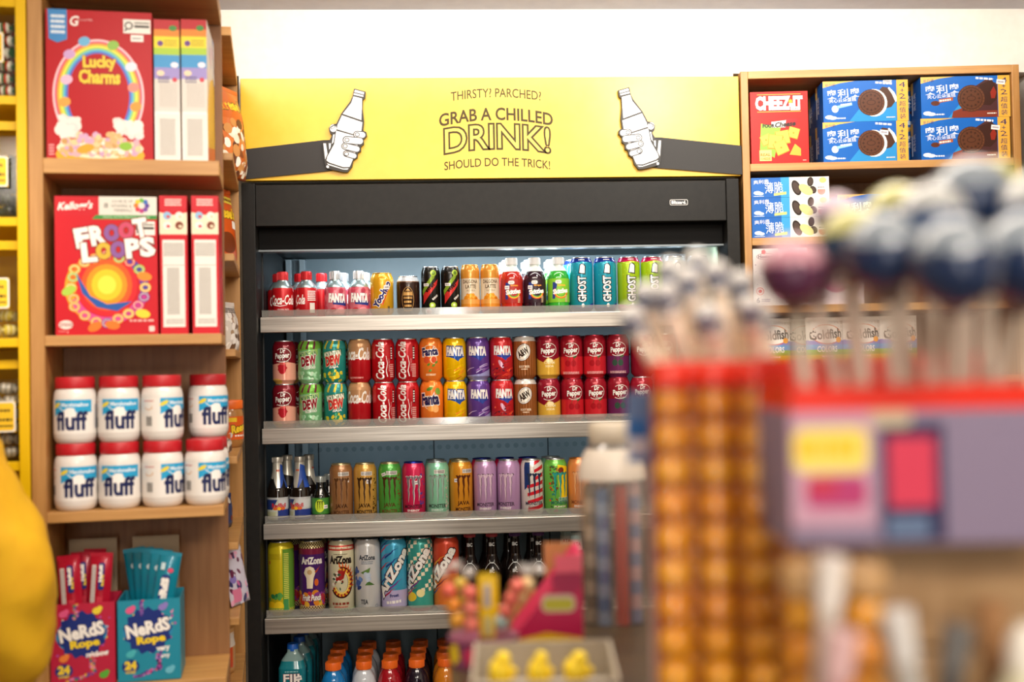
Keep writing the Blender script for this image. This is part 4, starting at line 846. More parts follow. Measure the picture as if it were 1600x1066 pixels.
for px, kk, lq, nm in ((523, 'g_blue', '#1573b4', 'blue'), (568, 'g_white', '#bfc4ca', 'milky white'), (611, 'g_red', '#9c1420', 'red'), (654, 'g_dark', '#1d1420', 'blackish purple'), (697, 'g_or', '#c8761a', 'amber orange')):
    for r, w in enumerate(('first', 'second', 'third', 'fourth')): sports_bottle('%s sports drink bottle with orange cap, %s in its column from the front' % (nm, w), kk, put(5, px, r, 0, .074, y0=3.24, dx=g.uniform(-.004, .004), py=1100), lq, R_(g.uniform(-20, 20)))

RAD = {'soda_can': .0331, 'energy_drink_can': .0331, 'coffee_can': .0276, 'iced_tea_can': .0366, 'aluminium_bottle': .0307, 'fruit_drink_bottle': .0321, 'energy_drink_bottle': .0307, 'root_beer_bottle': .0304, 'water_bottle': .0302, 'sports_drink_bottle': .0357}
def pack_radius(o):
    n = o.name.split('.')[0]
    if n == 'energy_drink_can' and 'slim' in o['label']: return .0276
    if n == 'energy_drink_bottle' and 'small' in o['label']: return .0256
    if n == 'coffee_can' or 'slim' in o['label']: return .0279
    if n == 'water_bottle' and 'spring' in o['label']: return .0415
    return RAD[n]
packs = [o for o in bpy.data.objects if o.type == 'EMPTY' and not o.parent and o.name.split('.')[0] in RAD]
def row_of(o): return max(0, round((o.location.y - ROW0) / .072))
for zz in SHELF.values(): settle([[o, pack_radius(o), row_of(o)] for o in packs if -0.02 < o.location.z - zz < 0.05], IX0 + .0045, IX1 - .0045)
settle([[o, pack_radius(o), row_of(o)] for o in packs if .1 < o.location.z - SHELF[2] < .2], IX0 + .0045, IX1 - .0045)

# ------------------------------------------------------------------ left shelf: cereal boxes, jars, candy ropes
def span(F, x0, x1, yb, yt, v, z):                      # pixel extents of a front face standing on z -> centre u, width, height
    ym = (yb + yt) / 2; u0, u1 = F.hit(x0, ym, v)[0], F.hit(x1, ym, v)[0]; return (u0 + u1) / 2, u1 - u0, F.hit((x0 + x1) / 2, yt, v)[1] - z
def notice(a, x, z, w, h):
    a.rect(x, z, x + w, z + h, '#e9e4dc'); a.ring(x + w * .2, z + h * .55, h * .24, h * .24, h * .1, '#26221e', n=14); a.line([(x + w * .13, z + h * .32), (x + w * .05, z + h * .15)], h * .1, '#26221e'); a.rect(x + w * .4, z + h * .42, x + w * .95, z + h * .6, '#2c2824'); a.lines(x + w * .4, z + h * .66, x + w * .95, z + h * .86, 1, '#55504a')
RB = ['#e8506c', '#f2a23c', '#f4e04a', '#9fd06a', '#5ab4d8', '#5a6fc8']
u, w, h = span(G, 72, 238, 246, 17, .012, A_Z[0])
a = Art(rough=.35)
for k, c in enumerate(['#f6c6cc'] + RB): a.ring(w * .49, h * .43, w * .42 - k * .0042, h * .37 - k * .0042, .0046, c, -38, 218, 40)
a.blobs(26, w * .10, h * .16, w * .30, h * .27, .006, .012, ['#f2e4dc', '#f0d8d4'], 2); a.blobs(26, w * .66, h * .16, w * .88, h * .27, .006, .012, ['#f2e4dc', '#f0d8d4'], 3)
for x, z, c in ((.36, .79, '#6ab0d8'), (.63, .77, '#8ab84a'), (.22, .7, '#c9a0d0'), (.80, .63, '#e6dcea'), (.19, .53, '#e8b8d4'), (.82, .49, '#e88a7c'), (.17, .38, '#e8a04a'), (.84, .36, '#e8963a')): a.ell(w * x, h * z, .012, .010, c, .3)
a.text('Lucky', w * .50, h * .645, w * .30, h * .095, '#f4c93a', bold=.045, out=('#7c3a14', .085), rot=.03); a.text('Charms', w * .50, h * .555, w * .38, h * .085, '#f4c93a', bold=.045, out=('#7c3a14', .085))
a.ell(w * .50, h * .03, w * .42, h * .10, '#e8a82a'); a.ell(w * .50, h * .075, w * .41, h * .07, '#f0dfc0'); a.blobs(150, w * .14, h * .03, w * .86, h * .13, .004, .008, ['#d8b078', '#c89a60', '#e6c896', '#f2e6d8', '#c8a0c0', '#e8a8b0'], 4); a.blobs(30, w * .3, h * .12, w * .7, h * .17, .005, .008, ['#d8b078', '#e6c896', '#cfa4c4'], 9); a.ell(w * .74, h * .09, .013, .009, '#8cba3c'); a.ell(w * .36, h * .07, .018, .009, '#e8a02c', .3)
a.poly([(w * .02, h), (w * .20, h), (w * .20, h * .8), (w * .11, h * .775), (w * .03, h * .8)], '#3f86c4'); a.lines(w * .05, h * .83, w * .18, h * .97, 4, '#dfe8f0'); a.text('G', w * .27, h * .925, .017, .02, W_, bold=.02, shear=.2); a.text('General Mills', w * .37, h * .935, .03, .005, '#e8b0b0', res=1)
notice(a, w * .73, h * .855, w * .26, h * .095); a.rect(w * .8, h * .8, w * .92, h * .845, '#f2eee8'); a.fine(w * .86, h * .822, w * .09, h * .018, '#8a8488', res=1); a.lines(w * .02, h * .02, w * .07, h * .1, 4, '#e8a0a0')
carton('cereal_box', 'red cereal box with rainbow and yellow lettering facing out, top shelf', 'cereal box', w, h, .055, '#b3151f', a, loc=G(u, .012 + .0275, A_Z[0]), rotz=G.a)
def spine(w, h, kind):
    a = Art(rough=.4)
    if kind == 'rainbow':
        for z0, z1, c in ((.93, 1, '#b8202a'), (.88, .93, '#e0862c'), (.80, .88, '#ecd62e'), (.75, .80, '#a8c83a'), (.66, .75, '#3f94cc'), (.58, .66, '#9a8cc8'), (.35, .58, '#d6d0c8'), (0, .35, '#ebe7e2')): a.rect(0, h * z0, w, h * z1, c)
        a.ell(w * .25, h * .83, .006, .006, '#6a3f8c'); a.ell(w * .75, h * .94, .008, .006, '#3f8a3c'); a.lines(w * .4, h * .81, w * .9, h * .86, 3, '#b8a428'); a.ell(w * .8, h * .68, .008, .006, '#e8e4f0'); a.ell(w * .25, h * .62, .008, .006, '#e8d0b0'); a.ell(w * .8, h * .575, .005, .005, '#c83a4a'); a.lines(w * .15, h * .55, w * .6, h * .6, 3, '#6a6080')
        a.lines(w * .2, h * .38, w * .9, h * .55, 14, '#c4bcb4', 4); a.rect(w * .08, h * .02, w * .95, h * .33, '#e2ddd6'); a.lines(w * .2, h * .04, w * .8, h * .30, 26, '#9a948c', 6)
    else:
        a.poly([(0, h * .88), (w * .5, h * .86), (w, h * .88), (w, h * .72), (0, h * .72)], '#ead9bc'); a.poly([(0, h), (w, h), (w, h * .91), (w * .5, h * .88), (0, h * .91)], '#c41c2a'); a.lines(w * .2, h * .925, w * .8, h * .98, 3, '#f0d0c8')
        for x, z, c in ((.28, .855, '#8cb8d8'), (.72, .855, '#e8e2d8'), (.28, .785, '#e6e2dc'), (.72, .785, '#7c3a24')): a.ell(w * x, h * z, w * .15, w * .15, c); a.ell(w * x + .002, h * z - .002, w * .07, w * .06, '#c8434a' if x < .5 else '#d8c8a8')
        a.rect(w * .10, h * .05, w * .9, h * .68, '#e6e1da'); a.lines(w * .14, h * .56, w * .86, h * .66, 8, '#8a847c', 2); a.rect(w * .12, h * .495, w * .88, h * .498, '#55504a'); a.lines(w * .25, h * .14, w * .7, h * .48, 30, '#8a847c', 3); a.lines(w * .2, h * .07, w * .85, h * .11, 3, '#aaa49c')
    return a
def face_white(d, h):
    a = Art(rough=.35); a.rect(0, 0, d, h, '#ece6e2'); a.poly([(0, 0), (d, 0), (d, h * .75), (d * .3, h * .6), (0, h * .35)], '#f0c02c'); a.poly([(0, 0), (d, 0), (d, h * .2), (0, h * .1)], '#e87a2a'); a.blobs(16, 0, h * .6, d, h, .01, .02, ['#b8c8e8', '#e8c8d8', '#f2f0ee'], 2); return a
for (x0, x1), wh in (((241, 281), 'left'), ((286, 326), 'right')):
    u, w, h = span(G, x0, x1, 249, 30, .016, A_Z[0])
    carton('cereal_box', 'cereal box turned to its rainbow spine on the top shelf, %s one' % wh, 'cereal box', w, h, .18, '#b3151f', spine(w, h, 'rainbow'), face_white(.18, h), loc=G(u, .016 + .093, A_Z[0]), rotz=G.a + (R_(-2) if wh == 'right' else 0))
u, w, h = span(G, 86, 246, 523, 307, .012, A_Z[1])
a = Art(rough=.35)
a.rect(0, h * .86, w, h, '#c21826'); a.rect(w * .43, h * .865, w, h, '#dcd6cc'); a.poly([(w * .36, h * .835), (w, h * .835), (w, h * .865), (w * .4, h * .865)], '#3c8a3f'); a.text("Kellogg's", w * .2, h * .925, w * .34, h * .07, W_, bold=.03, shear=.35, rot=.06)
a.text('SOURCE OF', w * .66, h * .965, w * .2, .006, '#4a463e', res=1); a.text('VITAMINS &', w * .65, h * .932, w * .2, .006, '#4a463e', res=1); a.text('MINERALS', w * .67, h * .90, w * .18, .006, '#4a463e', res=1); a.text('8', w * .5, h * .935, .008, .01, '#4a463e'); a.text('MADE WITH WHOLE GRAINS', w * .7, h * .85, w * .46, .004, '#cfe8c8', res=1)
for k, c in enumerate(['#5a3f94', '#3f6ab4', '#6ab04a', '#e8c23a', '#e87a2c', '#d83a4a', '#b83a7a', '#7a4a9c']): t = k * math.pi / 4; a.ell(w * .85 + .011 * math.cos(t), h * .935 + .011 * math.sin(t), .005, .005, c)
notice(a, w * .79, h * .72, w * .19, h * .10); a.rect(w * .82, h * .615, w * .93, h * .655, '#f2eee8'); a.fine(w * .875, h * .634, w * .08, h * .016, '#8a8488', res=1)
for k, (c, q0, q1) in enumerate((('#e8a02c', 150, 260), ('#d84a94', 200, 330), ('#4a3f9c', -20, 60), ('#e86a2c', 120, 190), ('#c43a8a', 300, 350))): a.ring(w * .5, h * .34, w * .37 - .006 * (k % 2), h * .24, .016, c, q0, q1, 20)
for rr, c in ((.30, '#d8242c'), (.25, '#e85a22'), (.20, '#f0941e'), (.15, '#f4c428'), (.09, '#f8e04a')): a.ell(w * .5, h * .36, w * rr, h * rr * .75, c)
g = random.Random(5)
for k in range(20):
    t = 2 * math.pi * k / 20; rx, rz = w * (.37 + g.uniform(-.03, .03)), h * (.24 + g.uniform(-.02, .02)); c = g.choice(['#c8403a', '#d8962c', '#7a4a9c', '#8cb03a', '#d8742a', '#c84a7a', '#e0b03a'])
    x, z = w * .5 + rx * math.cos(t), h * .34 + rz * math.sin(t)
    if z < h * .58: a.ring(x, z, .0085, .0075, .006, c, n=16); a.ring(x, z, .0085, .0075, .0012, '#f4e2c0', n=16)
for x, z, c in ((.87, .42, '#ee8a2c'), (.85, .15, '#e8cf3a'), (.13, .32, '#a8c84a'), (.38, .06, '#e8782a'), (.55, .07, '#e8782a')): a.ell(w * x, h * z, .015, .009, c, .5 if x < .5 else -.2)
a.poly([(w * .2, h * .45), (w * .26, h * .3), (w * .4, h * .2), (w * .6, h * .17), (w * .75, h * .24), (w * .5, h * .22), (w * .34, h * .28)], '#2a5aa8')
def chunk(t, x, z, hh, rot):
    for i, ch in enumerate(t):
        px, pz = w * x + i * .029 * math.cos(rot), h * z + i * .029 * math.sin(rot)
        if ch == 'O': a.ring(px, pz, .0105, .0125, .013, '#7a3a1a', n=18); a.ring(px, pz, .0105, .0125, .010, ['#c84a6a', '#8aa03a', '#d8b03a', '#8a5a9c'][(i + len(t)) % 4], n=18)
        else: a.text(ch, px, pz, .024, hh, W_, bold=.055, out=('#6a1a1a', .09), rot=rot)
chunk('FROOT', .27, .70, .036, .18); chunk('LOOPS', .33, .595, .036, .10)
a.fine(w * .84, h * .10, w * .24, .006, '#f0b0a8', res=1); a.ell(w * .1, h * .075, .014, .009, '#e8e0d8'); a.lines(w * .04, h * .06, w * .17, h * .09, 2, '#a03a3a'); a.text('110 g', w * .08, h * .025, .018, .006, '#f0c0b8', res=1); a.rrect(w * .91, h * .02, w * .965, h * .06, .002, '#e8d0c8')
carton('cereal_box', 'red cereal box with fruit rings and white chunky lettering facing out', 'cereal box', w, h, .055, '#c41a26', a, loc=G(u, .0395, A_Z[1]), rotz=G.a)
for (x0, x1), wh in (((250, 293), 'left'), ((300, 342), 'right')):
    u, w, h = span(G, x0, x1, 522, 306, .016, A_Z[1])
    carton('cereal_box', 'red cereal box turned to its white nutrition spine, %s one, second shelf' % wh, 'cereal box', w, h, .18, '#c41a26', spine(w, h, 'red'), loc=G(u, .106, A_Z[1]), rotz=G.a)
JAR = [(0, .034), (.004, .039), (.014, .0425), (.094, .0425), (.106, .0405), (.113, .0365), (.117, .0355)]
def fluff_jar(label, pos, rz):
    if 'fluff' in PROTO: return dup(PROTO['fluff'], pos, rz, label)
    t = thing('marshmallow_jar', label, 'jar', pos, rz)
    MB().lathe(JAR, M('#e2dcd6', .3, coat=.3), 40).build('jar_body', t)
    MB().lathe([(.113, .0385), (.115, .0392), (.134, .0392), (.137, .0375)], M('#b81c26', .4), 40).build('jar_lid', t)
    pr = off(JAR, .020, .090, .0004); m = MB().lathe(pr, M('#e9e4de', .35), 40, cap0=False, cap1=False); a = Art(rough=.35)
    a.rect(-.036, .064, .048, .090, '#2b9fd0'); a.text('Marshmallow', .012, .080, .056, .007, '#e6eef4', bold=.03); a.poly([(-.036, .056), (-.02, .064), (-.036, .064)], '#2b9fd0')
    a.ell(-.028, .079, .010, .004, '#e8cf3a', .5); a.line([(-.022, .076), (-.008, .064)], .0018, '#dfe6ea'); a.poly([(-.014, .056), (-.012, .068), (-.002, .074), (.010, .073), (.013, .065), (.010, .054), (.0, .049)], '#f2eeea')
    a.text('fluff', .004, .047, .064, .036, '#1c2452', bold=.035)
    a.fine(-.062, .084, .024, .003, '#c8504a', res=1); a.ring(-.062, .07, .009, .004, .0015, '#d8a060', 150, 400); a.rect(-.068, .03, -.054, .053, '#e9e4de')
    for k in range(9): a.rect(-.068 + k * .0016, .032, -.0673 + k * .0016 + (k % 3) * .0003, .052, '#4a4640')
    a.lines(.056, .03, .08, .08, 12, '#9a9aa8')
    wrap(m, a, pr, 40); m.build('paper_label', t); PROTO['fluff'] = t; return t
def jar_at(px, v, z): return G(G.hit(px, 750, v)[0], v, z)
for px, lab, rz in ((119, 'red lidded marshmallow jar, bottom row, far left', 14), (187, 'red lidded marshmallow jar, bottom row, second from left', 0), (254, 'red lidded marshmallow jar, bottom row, third, turned to its barcode', 48), (318, 'red lidded marshmallow jar, bottom row, fourth, at the shelf end', 32)): fluff_jar(lab, jar_at(px, .047, A_Z[2]), G.a + R_(rz))
fluff_jar('red lidded marshmallow jar half hidden behind the bottom row shelf-end jar', jar_at(327, .138, A_Z[2]), G.a + R_(44))
for px, v, lab, rz in ((119, .047, 'red lidded marshmallow jar, top row, far left', -8), (187, .047, 'red lidded marshmallow jar, top row, second from left', 6), (255, .047, 'red lidded marshmallow jar, top row, third, turned to its barcode', 48), (327, .137, 'red lidded marshmallow jar, top row, set back at the shelf end', 24)): fluff_jar(lab, jar_at(px, v, A_Z[2] + .1372), G.a + R_(rz))
jars = [o for o in bpy.data.objects if o.type == 'EMPTY' and o.name.startswith('marshmallow_jar')]
for up in (0, 1):
    L = [o for o in jars if (o.location.z > A_Z[2] + .05) == bool(up) and 'half hidden' not in o['label']]
    L.sort(key=lambda o: o.location.x)
    for i in range(1, len(L)):
        d = (L[i].location - L[i - 1].location).length
        if d < .0865:
            L[i].location += G.u * (.0867 - d)
def rope_box(label, x0, x1, yt, col, flav, seed, names, pcol):
    u, w, _ = span(G, x0, x1, 1060, yt, .012, A_Z[3]); h = G.hit((x0 + x1) / 2, yt, .012)[1] - A_Z[3]; d = .12
    t = thing('candy_display_box', label, 'box', G(u, .012, A_Z[3]), G.a); k = M(col, .4)
    m = MB(); m.box(-w / 2, w / 2, 0, .002, 0, h, k); m.box(-w / 2, w / 2, d - .002, d, 0, h, k); m.box(-w / 2, -w / 2 + .002, .002, d - .002, 0, h, k); m.box(w / 2 - .002, w / 2, .002, d - .002, 0, h, k); m.box(-w / 2, w / 2, 0, d, 0, .002, k)
    a = Art(rough=.4); a.blobs(26, .01, .06, w - .01, h - .02, .0015, .003, ['#f0d04a', '#e88ab4', '#8cc4e0', '#f2f0ec', '#b04a9c'], seed)
    a.ell(w * .48, h * .62, w * .40, h * .22, '#2f86b4', .12, 22); a.star(w * .48, h * .62, w * .34, w * .40, 13, '#1d2f78', .1); a.ell(w * .48, h * .62, w * .36, h * .17, '#1d2f78', .16)
    a.text('NeRdS', w * .48, h * .655, w * .68, h * .15, W_, bold=.05, rot=.17, out=('#141f5a', .09)); a.text('Rope', w * .53, h * .50, w * .44, h * .115, '#f0cf2a', bold=.05, rot=.1, out=('#141f5a', .09))
    for i, tx in enumerate(flav): a.text(tx, w * .72, h * (.38 - .085 * i), w * (.34 if len(tx) > 5 else .2), h * .06, W_, bold=.05, rot=.08)
    a.ell(w * .2, h * .19, w * .14, h * .085, '#1d2f78'); a.text('24', w * .2, h * .205, w * .17, h * .09, '#f0cf2a', bold=.06); a.text('COUNT', w * .2, h * .12, w * .16, h * .03, '#f0cf2a', bold=.05, res=1)
    cs = ['#c83a5a', '#3a8a4a', '#6a3f8c', '#d8a03a', '#d87aa8'] if seed == 1 else ['#7a3f94', '#c84a7a', '#3f3f8c', '#b07ac0', '#2a2a5a']
    g = random.Random(seed)
    for i in range(70):
        q = i / 69; x, z = (w * (.66 - .02 * math.sin(q * 6)), h * (.33 - .3 * q)) if q < .6 else (w * (.66 - (q - .6) * 1.0), h * (.15 - (q - .6) * .22)); a.ell(x + g.uniform(-.004, .004), z + g.uniform(-.003, .003), .003, .0026, g.choice(cs), n=7)
    for i in range(20): a.ell(w * (.38 + .004 * (i % 5)) + g.uniform(-.003, .003), h * (.82 + .009 * i), .003, .0026, g.choice(cs), n=7)
    for x, z, c in ((.2, .88, '#e05a8a'), (.72, .90, '#e8d03a' if seed == 1 else '#8a7ac0'), (.2, .34, '#e8823a' if seed == 1 else '#4ab0b8'), (.82, .12, '#5aa83a' if seed == 1 else '#6ab8cc')): a.ell(w * x, h * z, .009, .007, c, .3); a.ell(w * x + .006, h * z + .005, .005, .005, c)
    flat(m, a, (-w / 2, 0, 0), (1, 0, 0), (0, 0, 1), w, h); m.build('carton', t)
    MB().box(-w * .36, w * .42, d + .0005, d + .002, 0, h + .115, M('#8c7a62', .7)).build('back_card', t)
    n = len(names); g = random.Random(seed + 3)
    for i, lab in enumerate(names):
        key = 'rope%d' % (seed if i != n - 1 or seed == 1 else 3); q = (i + .5) / n
        lean = (q - .45) * (.16 if seed == 1 else .40); px = (q - .5) * (w - .06) - lean * (.13 if seed == 1 else .15); pv = .016 + .0185 * ((0, 2, 4, 1, 3) if seed == 1 else (4, 3, 2, 1, 0))[i]
        ln = .245; pos = G(u + px, .012 + pv + .006, A_Z[3] + .011); rot = (0, lean, G.a)
        if key in PROTO: dup(PROTO[key], pos, None, lab, None, rot); continue
        p = thing('candy_rope_packet', lab, 'candy', pos, 0, None, rot); pm = MB(); W = .045; rows = 14; vs = []; fs = []
        for jj in range(rows + 1):
            z = ln * jj / rows; th = .0055 * min(1, 6 * min(jj / rows, 1 - jj / rows) + .08); wv = .0008 * math.sin(jj * 2.1)
            for ii in range(9):
                xx = -W / 2 + W * ii / 8; vs.append((xx, -th * math.sin(math.pi * ii / 8) + wv, z)); 
            for ii in range(8, -1, -1):
                xx = -W / 2 + W * ii / 8; vs.append((xx, th * math.sin(math.pi * ii / 8) + wv + .0002, z))
        for jj in range(rows):
            for ii in range(18): kk = (ii + 1) % 18; fs.append((jj * 18 + ii, jj * 18 + kk, (jj + 1) * 18 + kk, (jj + 1) * 18 + ii))
        pm.add(vs, fs, M(pcol, .22, .1, coat=.5), True)
        a = Art(rough=.3)
        if key != 'rope2': 
            if seed == 1: a.rect(.006, .11, .014, ln * .93, '#d8d2ca'); a.lines(.0065, .115, .0135, ln * .92, 30, '#8a7a7a', 2); a.rrect(.019, ln * .72, .031, ln * .95, .004, '#1d2f78'); a.text('NeRdS', .0235, ln * .86, .034, .006, W_, bold=.08, rot=math.pi / 2); a.text('Rope', .0285, ln * .80, .022, .005, '#f0cf2a', bold=.08, rot=math.pi / 2); a.rect(.018, .08, .03, ln * .66, '#c83a4a')
            else: a.rrect(.012, .1, .030, ln * .84, .006, '#1d2f78'); a.text('NeRdS', .0205, ln * .68, .062, .013, W_, bold=.09, rot=math.pi / 2); a.text('Rope', .0215, ln * .46, .03, .010, '#f0cf2a', bold=.09, rot=math.pi / 2); a.rect(.008, ln * .88, .016, ln * .94, '#c8dce0'); a.ell(.028, ln * .88, .006, .005, '#d84a6a')
        else: a.rrect(.014, .1, .028, ln * .82, .006, '#1a3f80'); a.ell(.018, ln * .88, .006, .006, '#c8dce0'); a.text('NeRdS', .021, ln * .6, .05, .009, W_, bold=.08, rot=math.pi / 2)
        flat(pm, a, (-W / 2, -.0062, 0), (1, 0, 0), (0, 0, 1), W, ln, 3e-5); pm.build('packet', p); MB().box(-W / 2, W / 2, -.0004, .0006, ln, ln + .008, M(pcol, .3, .2)).build('crimped_seal', p); PROTO[key] = p
rope_box('red candy rope display box on the lower left shelf', 79, 180, 943, '#b5173a', ['rainbow'], 1, ['red candy rope packet at the left end of the red box', 'red candy rope packet, second from left in the red box', 'red candy rope packet in the middle of the red box', 'red candy rope packet, rightmost in the red box'], '#b0142f')
rope_box('teal candy rope display box right of the red one', 184, 282, 937, '#1787a0', ['very', 'berry'], 2, ['teal candy rope packet at the left end of the teal box', 'teal candy rope packet, second from left in the teal box', 'teal candy rope packet, third from left in the teal box', 'teal candy rope packet, fourth from left in the teal box', 'teal candy rope packet leaning far right with large white name'], '#127f98')

# ------------------------------------------------------------------ end shelf beside the fridge
def pouch(name, label, cat, w, h, th, col, art, pos, rotz, tilt=0.0, crimp='top', group=None, key=None, rough=.3):
    if key and key in PROTO: return dup(PROTO[key], pos, None, label, group, (tilt, 0, rotz))
    t = thing(name, label, cat, pos, 0, group, (tilt, 0, rotz)); m = MB(); vs = []; fs = []; nx, nz = 12, 14
    def T(i, j):
        x = i / nx; z = j / nz; e = (4 * x * (1 - x)) ** .6 * (min(1, 3.2 * (1 - z)) ** .7) * (min(1, .35 + 4 * z) if crimp == 'top' else min(1, 4 * z) ** .7); return th / 2 * e
    for s in (-1, 1):
        for j in range(nz + 1):
            for i in range(nx + 1): vs.append((-w / 2 + w * i / nx, s * (T(i, j) + .0003), h * j / nz))
    N = (nx + 1) * (nz + 1)
    for j in range(nz):
        for i in range(nx):
            q = (j * (nx + 1) + i, j * (nx + 1) + i + 1, (j + 1) * (nx + 1) + i + 1, (j + 1) * (nx + 1) + i); fs.append(q); fs.append(tuple(N + k for k in q[::-1]))
    for j in range(nz):
        for i in (0, nx): q = j * (nx + 1) + i; r = q + nx + 1; fs.append((q, r, r + N, q + N) if i == 0 else (r, q, q + N, r + N))
    for i in range(nx): fs.append((i + 1, i, i + N, i + 1 + N))
    m.add(vs, fs, M(col, rough, coat=.3), True)
    A = Art(rough=rough); art(A, w, h)
    for k, (polys, mat) in enumerate(A.it):                # the print follows the swell of the bag
        av = []; af = []; an = []
        for p in polys:
            for i in range(nx):
                q = clip(p, 0, w * i / nx, w * (i + 1) / nx)
                for j in range(nz):
                    r = clip(q, 1, h * j / nz, h * (j + 1) / nz) if q else []
                    if len(r) < 3: continue
                    b = len(av)
                    for x, z in r:
                        fx_, fz_ = x / w * nx - i, z / h * nz - j; d = (T(i, j) * (1 - fx_) + T(i + 1, j) * fx_) * (1 - fz_) + (T(i, j + 1) * (1 - fx_) + T(i + 1, j + 1) * fx_) * fz_
                        av.append((x - w / 2, -d - .0006 - min(5e-5, 6e-4 / len(A.it)) * k, z)); an.append(tuple(Vector(((x / w - .5) * 1.2 * th / w * 2, -1, (z / h - .5) * .3)).normalized()))
                    af.append(tuple(range(b, b + len(r))))
        if av: m.add(av, af, mat, True, an)
    m.build('bag', t); MB().box(-w / 2, w / 2, -.0008, .0008, h, h + .010, M(col, .35, .2)).build('crimped_seal', t)
    if key: PROTO[key] = t
    return t
def a_puffs(a, w, h):
    a.rect(0, h * .62, w, h, '#c8621e'); a.text("Reese's", w * .5, h * .8, w * .9, h * .12, '#f0c92c', bold=.06, shear=.2, out=('#5a2a10', .12), rot=.1); a.blobs(60, 0, 0, w, h * .62, .008, .018, ['#e8dcc8', '#8a4a24', '#c88a4a', '#5a2a18', '#f2e8dc'], 3)
def a_orange(a, w, h):
    a.text("Reese's", w * .5, h * .7, w * .8, h * .14, '#f0c92c', bold=.06, shear=.2, out=('#5a2a10', .1)); a.rect(w * .55, h * .84, w * .98, h * .94, '#e8d04a'); a.fine(w * .76, h * .89, w * .3, h * .05, '#7a4a1a', res=1); a.ell(w * .5, h * .3, w * .3, h * .14, '#7a3a1a'); a.rect(w * .7, h * .5, w * .95, h * .6, W_)
def a_white(a, w, h): a.blobs(50, 0, 0, w, h * .8, .006, .014, ['#6a4a34', '#d8cfc4', '#a88a6a', '#efe8e0'], 6); a.lines(w * .1, h * .82, w * .9, h * .95, 3, '#4a3a30')
BR = G.a + R_(62)
pouch('cereal_bag', 'orange puffed cereal bag poking out of the top of the end shelf', 'bag', .17, .235, .07, '#cf6a22', a_puffs, G(.188, .60, B_Z[0] + .001), BR, -.1)
pouch('cereal_bag', 'second orange brown bag behind the top orange bag of the end shelf', 'bag', .17, .25, .07, '#b4541a', a_puffs, G(.035, .58, B_Z[0] + .001), BR)
pouch('candy_bag', 'bright orange candy bag with yellow lettering on the second end shelf', 'bag', .15, .20, .05, '#d95a14', a_orange, G(.165, .60, B_Z[1] + .001), BR, -.08)
pouch('candy_bag', 'plain orange candy bag standing on the third end shelf, at the back', 'bag', .14, .19, .05, '#d85f18', a_orange, G(.08, .62, B_Z[2] + .001), BR)
pouch('candy_bag', 'white and brown candy bag on the third end shelf', 'bag', .12, .12, .045, '#d8d0c6', a_white, G(.175, .60, B_Z[2] + .001), BR, -.1)
PB = [(0, .030), (.004, .034), (.014, .036), (.088, .036), (.098, .033), (.102, .032)]
t = thing('peanut_butter_jar', 'peanut butter jar with orange lid on the end shelf', 'jar', G(.178, .60, B_Z[3]), G.a + R_(40))
MB().lathe(PB, M('#a8743c', .2, coat=.5), 32).build('jar_body', t); MB().lathe([(.099, .0345), (.101, .0352), (.120, .0352), (.122, .034)], M('#e86a1c', .4), 32).build('jar_lid', t)
pr = off(PB, .020, .080, .0004); m = MB().lathe(pr, M('#d85a14', .35), 32, cap0=False, cap1=False); a = Art(rough=.35); a.text("Reese's", .012, .052, .064, .020, '#f0c92c', bold=.06, shear=.2, rot=.2, out=('#3a1a0c', .12)); a.rect(-.04, .066, -.004, .077, '#e8c22c'); a.fine(.01, .03, .04, .006, W_, res=1); a.ell(-.022, .032, .006, .007, '#d8d0c8'); wrap(m, a, pr, 32); m.build('paper_label', t)
pouch('candy_bag', 'small orange and white wrapped sweet at the foot of the peanut butter jar', 'candy', .05, .035, .02, '#d8622c', a_white, G(.176, .36, B_Z[3] + .001), BR)
pouch('candy_bag', 'small dark blue candy bag on the end shelf below the peanut butter', 'bag', .07, .075, .03, '#23386e', lambda a, w, h: a.blobs(12, 0, 0, w, h, .004, .010, ['#8a3a2a', '#1a1a3a', '#e8e0d8'], 3), G(.165, .5, B_Z[4] + .001), BR)
def a_pink(a, w, h): a.blobs(36, 0, 0, w, h, .004, .012, ['#c86a9c', '#3a3a6a', '#8a7ac0', '#e8a8c4', '#d8d4e4', '#6a2a4a'], 7); a.rect(w * .1, h * .05, w * .45, h * .3, '#d87a9a')
for k, (u_, v_, tl, lab) in enumerate(((.185, .40, -.20, 'pink and white sweet packet hanging foremost from the end shelf'), (.172, .47, -.12, 'pink and white sweet packet, second of the fanned bunch'), (.160, .54, -.06, 'pink and white sweet packet, third of the fanned bunch'), (.15, .61, .0, 'pink and white sweet packet, rearmost of the fanned bunch'))):
    pouch('sweet_packet', lab, 'candy', .09, .125 - .006 * k, .018, '#cfcada', a_pink, G(u_ + .022, v_, B_Z[5] + .003), BR, tl, key='pinkpk')
pouch('candy_bag', 'orange and white packet low on the end shelf beside the fridge foot', 'bag', .08, .10, .03, '#d8a86a', lambda a, w, h: (a.rect(0, h * .2, w * .6, h * .7, '#d8522c'), a.rect(0, h * .7, w, h, '#e8e0d4')), G(.165, .5, .701), BR)
bb(-0.074, 0.207, 0.2545, 0.7275, .682, .7, WOODH, 'shelf_board')

